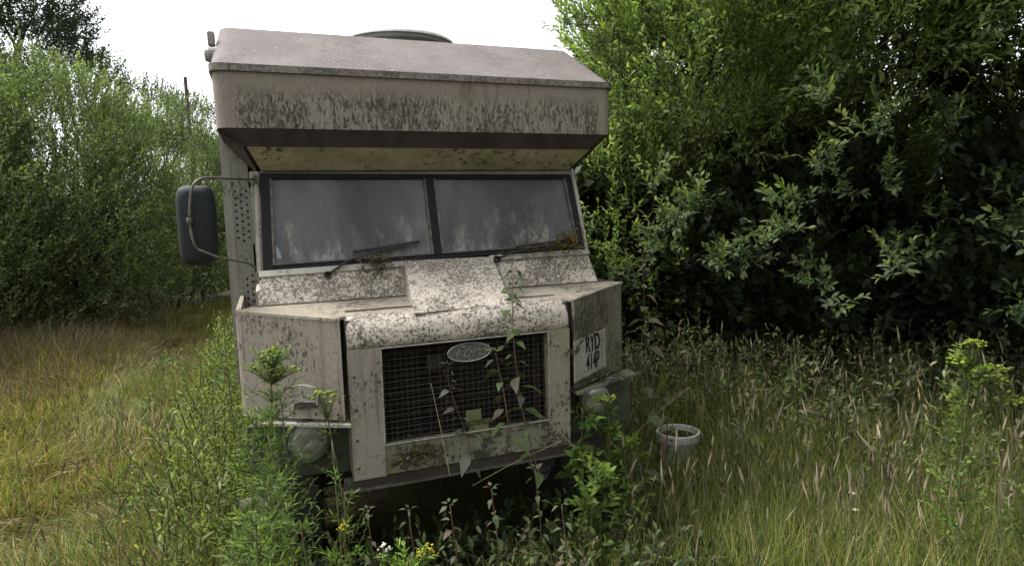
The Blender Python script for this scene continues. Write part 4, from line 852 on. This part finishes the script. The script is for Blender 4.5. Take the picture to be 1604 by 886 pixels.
for i, (px_, py_, yy, lab, lf) in enumerate(((1006, 398, .38, 'tallest nettle rising just right of the right wing', .115), (1022, 500, .62, 'nettle behind and right of the tallest nettle', .105), (985, 560, .25, 'short reddish nettle at the outer corner of the right wing', .10), (1040, 590, .45, 'short nettle behind the white bucket, closest to it', .075))):
    tp = at(px_, py_, yy); nettle('nettle', lab, 'nettle', [gbase(tp.x-.03, yy), (tp.x+.02, yy, tp.z*.5), tp], 150+i, lf, NETR if i != 1 else NET, every=.075, group=ng)
nettle('climbing_vine', 'vine climbing over the grille and up across the bonnet to the wiper', 'vine', [at(845, 745, -.12), at(822, 660, -.06), at(812, 600, -.05), at(806, 545, -.05), at(803, 500, -.03), at(803, 450, .16), at(808, 412, .30)], 160, .085, [(.13, .19, .08), (.10, .15, .06), (.13, .12, .09)], every=.055, r=.003)
nettle('climbing_vine', 'drooping vine hanging over the middle of the grille', 'vine', [at(738, 735, -.10), at(733, 690, -.06), at(716, 640, -.05), at(703, 600, -.05), at(702, 572, -.04)], 161, .07, [(.12, .14, .09), (.15, .15, .12)], every=.05, r=.0025)
nettle('climbing_vine', 'reddish vine with large leaves right of the oval badge', 'vine', [at(800, 690, -.12), at(790, 620, -.08), at(782, 580, -.06), at(776, 552, -.06)], 162, .10, [(.13, .10, .085), (.11, .14, .06), (.13, .19, .07)], every=.06, r=.003)
nettle('climbing_vine', 'thin vine standing on the right corner of the bonnet', 'vine', [at(905, 560, .12), at(909, 480, .14), at(912, 425, .22)], 163, .03, [(.16, .17, .08)], every=.05, r=.002)
for i, (px_, py_, yy, lab, lf) in enumerate(((640, 800, -.45, 'short weed with drooping leaves under the left end of the bumper', .06), (705, 790, -.35, 'reddish weed with drooping leaves below the bumper lip', .06), (770, 765, -.3, 'dull weed with drooping leaves rising to the middle of the bumper', .07), (838, 735, -.25, 'broad drooping leaves below the right end of the grille', .075), (880, 790, -.5, 'low broad leaved weed at the bottom, right of the bumper', .07), (575, 800, -.4, 'narrow weed beneath the left end of the nose', .05))):
    tp = at(px_, py_, yy); nettle('shade_weed', lab, 'weed', [gbase(tp.x-.03, yy), (tp.x+.02, yy, (tp.z+GZ)*.5), tp], 190+i, lf, NETR+NET, every=.05, group='weeds below the bumper')
# bramble cane arching away from the windscreen corner
bm = bmesh.new(); tube(bm, smoothpath([at(900, 388, .42), at(935, 386, .48), at(972, 394, .55), at(1004, 408, .6)], 6), .0028, 6, .0018)
tag(bmobj('bramble_cane', bm, M['straw'], None), 'thin bare cane arching from the windscreen corner to the tallest nettle', 'twig')
# plant debris lodged on the truck
def clump_(name, label, cat, ctr, rad, n, leaf, pal, seed, tm=T_OV):
    rg = np.random.default_rng(seed); P = np.array(list(ctr))+rg.normal(size=(n, 3))*np.array(rad); D = nrm(rg.normal(size=(n, 3))+[0, -.2, .4]); acc = Acc()
    shoots(acc, rg, P, D, rg.uniform(.02, .06, n), 5, leaf, tm, np.array(pal), .3, twig=(.12, .09, .06), twr=.001)
    c0 = np.array(list(ctr)); hull = P[np.argsort(np.linalg.norm(P-c0, axis=1))]      # twigs tie the clump together
    dv = hull-c0; acc.add(PR_V, PR_F, np.tile(c0, (len(hull), 1)), frames(nrm(dv), rand_unit(rg, len(hull))), np.stack([np.full(len(hull), .0012), np.linalg.norm(dv, axis=1), np.full(len(hull), .0012)], 1), np.tile([.12, .09, .06], (len(hull), 1)))
    o = acc.build(name, M['leaf_near']); tag(o, label, cat)
clump_('dead_plant_clump', 'clump of dead leaves caught under the left wiper', 'dead leaves', at(592, 412, .40), (.05, .015, .022), 60, .018, [(.10, .09, .06), (.14, .12, .08), (.07, .08, .04)], 170)
clump_('dead_plant_clump', 'mossy clump with orange leaves in the right corner of the windscreen', 'dead leaves', at(890, 379, .40), (.04, .02, .03), 80, .017, [(.14, .12, .05), (.10, .12, .05), (.28, .13, .03)], 171)
clump_('dead_plant_clump', 'dry leaf litter strewn along the bottom edge of the right windscreen pane', 'dead leaves', at(845, 393, .415), (.10, .008, .01), 50, .014, [(.12, .10, .06), (.16, .14, .09)], 172)
clump_('moss_tuft', 'moss and weeds growing on the left end of the nose sill', 'moss', at(655, 712, -.02), (.06, .012, .022), 60, .02, [(.14, .15, .05), (.16, .13, .08)], 173)
clump_('ivy_sprig', 'dead brown leaves hanging over the left edge of the number plate', 'dead leaves', at(908, 548, -.01), (.010, .006, .012), 3, .04, [(.08, .07, .05)], 174)
clump_('moss_tuft', 'leaf litter lying on the shelf below the number plate', 'dead leaves', at(925, 590, .10), (.07, .03, .006), 30, .025, [(.12, .10, .07), (.14, .14, .08)], 175)
# dry stalks leaning on the grille
for i, (p, q, lab) in enumerate((((675, 600), (705, 745), 'dry stalk leaning steeply over the left half of the grille'), ((835, 640), (900, 700), 'short dry stalk crossing the lower right corner of the grille'), ((740, 760), (880, 690), 'long dry stalk lying slantwise across the nose sill'))):
    bm = bmesh.new(); tube(bm, smoothpath([at(*q, -.10), (at(*q, -.07)+at(*p, -.05))/2+Vector((0, 0, .01)), at(*p, -.03)], 4), .0018, 5, .0012); tag(bmobj('dry_stalk', bm, M['straw'], None), lab, 'stalk', 'dry stalks on the nose')
# separate tall seed stalks behind the bucket
def plume(bm, a, b, r):
    a = Vector(a); b = Vector(b); rr = random.Random(int(a.x*1e4)); n = 60
    for k in range(n):
        t = k/n; c_ = a.lerp(b, t); w_ = r*math.sin(math.pi*(.12+.86*t))
        d = Vector((rr.uniform(-1, 1), rr.uniform(-1, 1), rr.uniform(.6, 1.6))).normalized()*w_*1.6
        tube(bm, [c_, c_+d*.5, c_+d], .0016, 3, .0008)
for i, (t_, b_, h_, yy, lab) in enumerate((((1078, 548), (1075, 700), (1076, 585), .75, 'left one of the two tallest seed stalks behind the bucket'), ((1098, 546), (1090, 700), (1094, 575), .80, 'right one of the two tallest seed stalks behind the bucket'), ((1102, 618), (1100, 720), (1100, 650), .6, 'shorter seed stalk right of the bucket rim'), ((1240, 545), (1235, 700), (1238, 590), 1.0, 'lone seed stalk in front of the black hollow'), ((1322, 600), (1300, 720), (1315, 640), .5, 'seed stalk leaning right, in the middle of the tall grass'))):
    tp = at(*t_, yy); root = thing('seed_stalk', lab, 'grass stalk', gbase(at(*b_, yy).x, yy), 'separate tall seed stalks right of the truck')
    stem_mesh([gbase(at(*b_, yy).x, yy), at(*b_, yy), at(*h_, yy), tp], .0016, 'straw', root)
    bm = bmesh.new(); plume(bm, at(*h_, yy), tp, .011); bmobj('plume', bm, M['straw'], root)
tp = at(1082, 605, .55); root = thing('dry_stalk', 'bent fringed dry stalk leaning towards the bucket from the left', 'stalk', at(960, 712, .5))
stem_mesh([at(960, 712, .5), at(1020, 655, .52), tp], .0025, 'straw', root); bm = bmesh.new(); plume(bm, at(1035, 640, .53), tp, .016); bmobj('plume', bm, M['straw'], root)
# bucket
yb = 1.0; bc_ = at(1062, 690, yb); bz = float(hgt(bc_.x, yb)); rb = .140; zt = bc_.z
bk = thing('bucket', 'white plastic bucket half sunk in the grass right of the truck', 'bucket', (bc_.x, yb, bz)); H_ = max(zt-bz, .2)+.045
bm = bmesh.new(); lathe(bm, [(.001, .0), (rb*.80, .0), (rb*.97, H_), (rb*.945, H_), (rb*.78, .012), (.001, .012)], (bc_.x, yb, bz), 'z', 36); bmobj('shell', bm, M['bucket'], bk, smooth=False)
bm = bmesh.new(); lathe(bm, [(rb*.975, H_-.05), (rb*1.05, H_-.05), (rb*1.06, H_-.012), (rb*1.05, H_+.003), (rb*.95, H_+.003), (rb*.95, H_-.002)], (bc_.x, yb, bz), 'z', 36); bmobj('rim', bm, M['bucket'], bk)
bm = bmesh.new(); lathe(bm, [(.001, H_-.035), (rb*.93, H_-.035), (rb*.93, H_-.04), (.001, H_-.04)], (bc_.x, yb, bz), 'z', 30); bmobj('dark_water', bm, M['water'], bk)
bm = bmesh.new(); tube(bm, smoothpath([(bc_.x-rb*1.06, yb, bz+H_-.03), (bc_.x-rb*.7, yb-rb*.75, bz+H_-.005), (bc_.x, yb-rb*1.05, bz+H_+.0), (bc_.x+rb*.75, yb-rb*.75, bz+H_-.02), (bc_.x+rb*1.06, yb, bz+H_-.03)], 5), .0035, 6); bmobj('handle', bm, M['bucket'], bk)
q = Vector((bc_.x-.05, yb, bz+H_-.035)); nettle('seedling', 'small pale weed growing inside the white bucket', 'weed', [q, q+Vector((-.005, 0, .06)), q+Vector((-.012, 0, .125))], 180, .03, [(.22, .22, .15)], every=.02, r=.0015)
# fallen branch and log on the left
bm = bmesh.new(); g = lambda px_, py_, z: hit(px_, py_, (0, 0, z), (0, 0, 1))
for pts in (((178, 492), (215, 488), (262, 486)), ((190, 516), (225, 512), (250, 500)), ((240, 500), (262, 478), (272, 452))):
    tube(bm, smoothpath([g(a_, b_, .12+.03*i) for i, (a_, b_) in enumerate(pts)], 4), .022, 6, .008)
tag(bmobj('fallen_branch', bm, M['bark'], None, smooth=True), 'dark dead branch lying in the dry grass before the left bushes', 'branch')
q = at(412, 788, .12); bm = bmesh.new(); lathe(bm, [(.001, -.09), (.028, -.088), (.032, -.07), (.033, .07), (.029, .085), (.001, .087)], q, 'x', 16); tag(bmobj('cut_log', bm, M['wood'], None), 'short grey cut log in the weeds beside the left front tyre', 'log')
# small flowers in the meadow
def daisy(name, label, cat, loc, col, ctr, size, group):
    root = thing(name, label, cat, loc, group); stem_mesh([loc, (loc[0]+.004, loc[1], loc[2]+.5*DH), (loc[0], loc[1], loc[2]+DH)], .0012, 'stem', root)
    rg = np.random.default_rng(1); n = 11; an = np.arange(n)*6.283/n; O = np.tile([loc[0], loc[1], loc[2]+DH], (n, 1)); D = np.stack([np.cos(an), np.sin(an)*.9-.1, np.full(n, .25)], 1)
    acc = Acc(); acc.add(*leaf_s(.28, .1, .1), O, frames(nrm(D), np.tile([0, -.5, 1.0], (n, 1))), np.full((n, 3), size), np.tile(col, (n, 1))); acc.build('petals', M['petal'], root)
    bm = bmesh.new(); lathe(bm, [(.001, -.002), (size*.35, 0), (size*.28, .003), (.001, .004)], (loc[0], loc[1], loc[2]+DH), 'z', 10); bmobj('flower_centre', bm, M[ctr], root); return root
M['yellow'] = plain('yellow_pollen', (.55, .4, .03), .8)
DH = .16
fl = None
ORD = ['leftmost', 'second', 'third', 'fourth', 'fifth', 'sixth', 'seventh', 'eighth', 'ninth', 'tenth', 'eleventh', 'twelfth', 'rightmost']
YL = [324, 341, 348, 335, 192, 196]; WL = [1218, 1225, 1268, 1290, 1374, 1372, 1335, 1574, 1588, 1270, 1418, 1186, 1340]
def ordl(px_, L): i = sorted(L).index(px_); return 'rightmost' if i == len(L)-1 else 'leftmost' if i == 0 else ORD[i]+' from the left'
for px_, py_ in ((324, 833), (341, 808), (348, 812), (335, 806), (192, 797), (196, 812)):
    p = hit(px_, py_, (0, 0, GZ+DH), (0, 0, 1)); loc = (p.x, p.y, p.z-DH)
    if fl is None: fl = daisy('yellow_flower', ordl(px_, YL)+' of the six small yellow flowers in the dry grass', 'flower', loc, (.75, .62, .03), 'yellow', .019, 'small yellow meadow flowers')
    else: copy_thing(fl, loc, px_*.7, .9, ordl(px_, YL)+' of the six small yellow flowers in the dry grass')
DH = .34; fl = None
for px_, py_ in ((1218, 566), (1225, 640), (1268, 652), (1290, 592+60), (1374, 635), (1372, 639), (1335, 757), (1574, 742), (1588, 746), (1270, 680), (1418, 662), (1186, 605), (1340, 782)):
    p = hit(px_, py_, (0, 0, GZ+DH), (0, 0, 1)); loc = (p.x, p.y, p.z-DH)
    if fl is None: fl = daisy('white_flower', ordl(px_, WL)+' of the small white flowers in the tall grass', 'flower', loc, (.7, .7, .62), 'yellow', .020, 'small white flowers in the tall grass')
    else: copy_thing(fl, loc, px_*.3, .85, ordl(px_, WL)+' of the small white flowers in the tall grass')
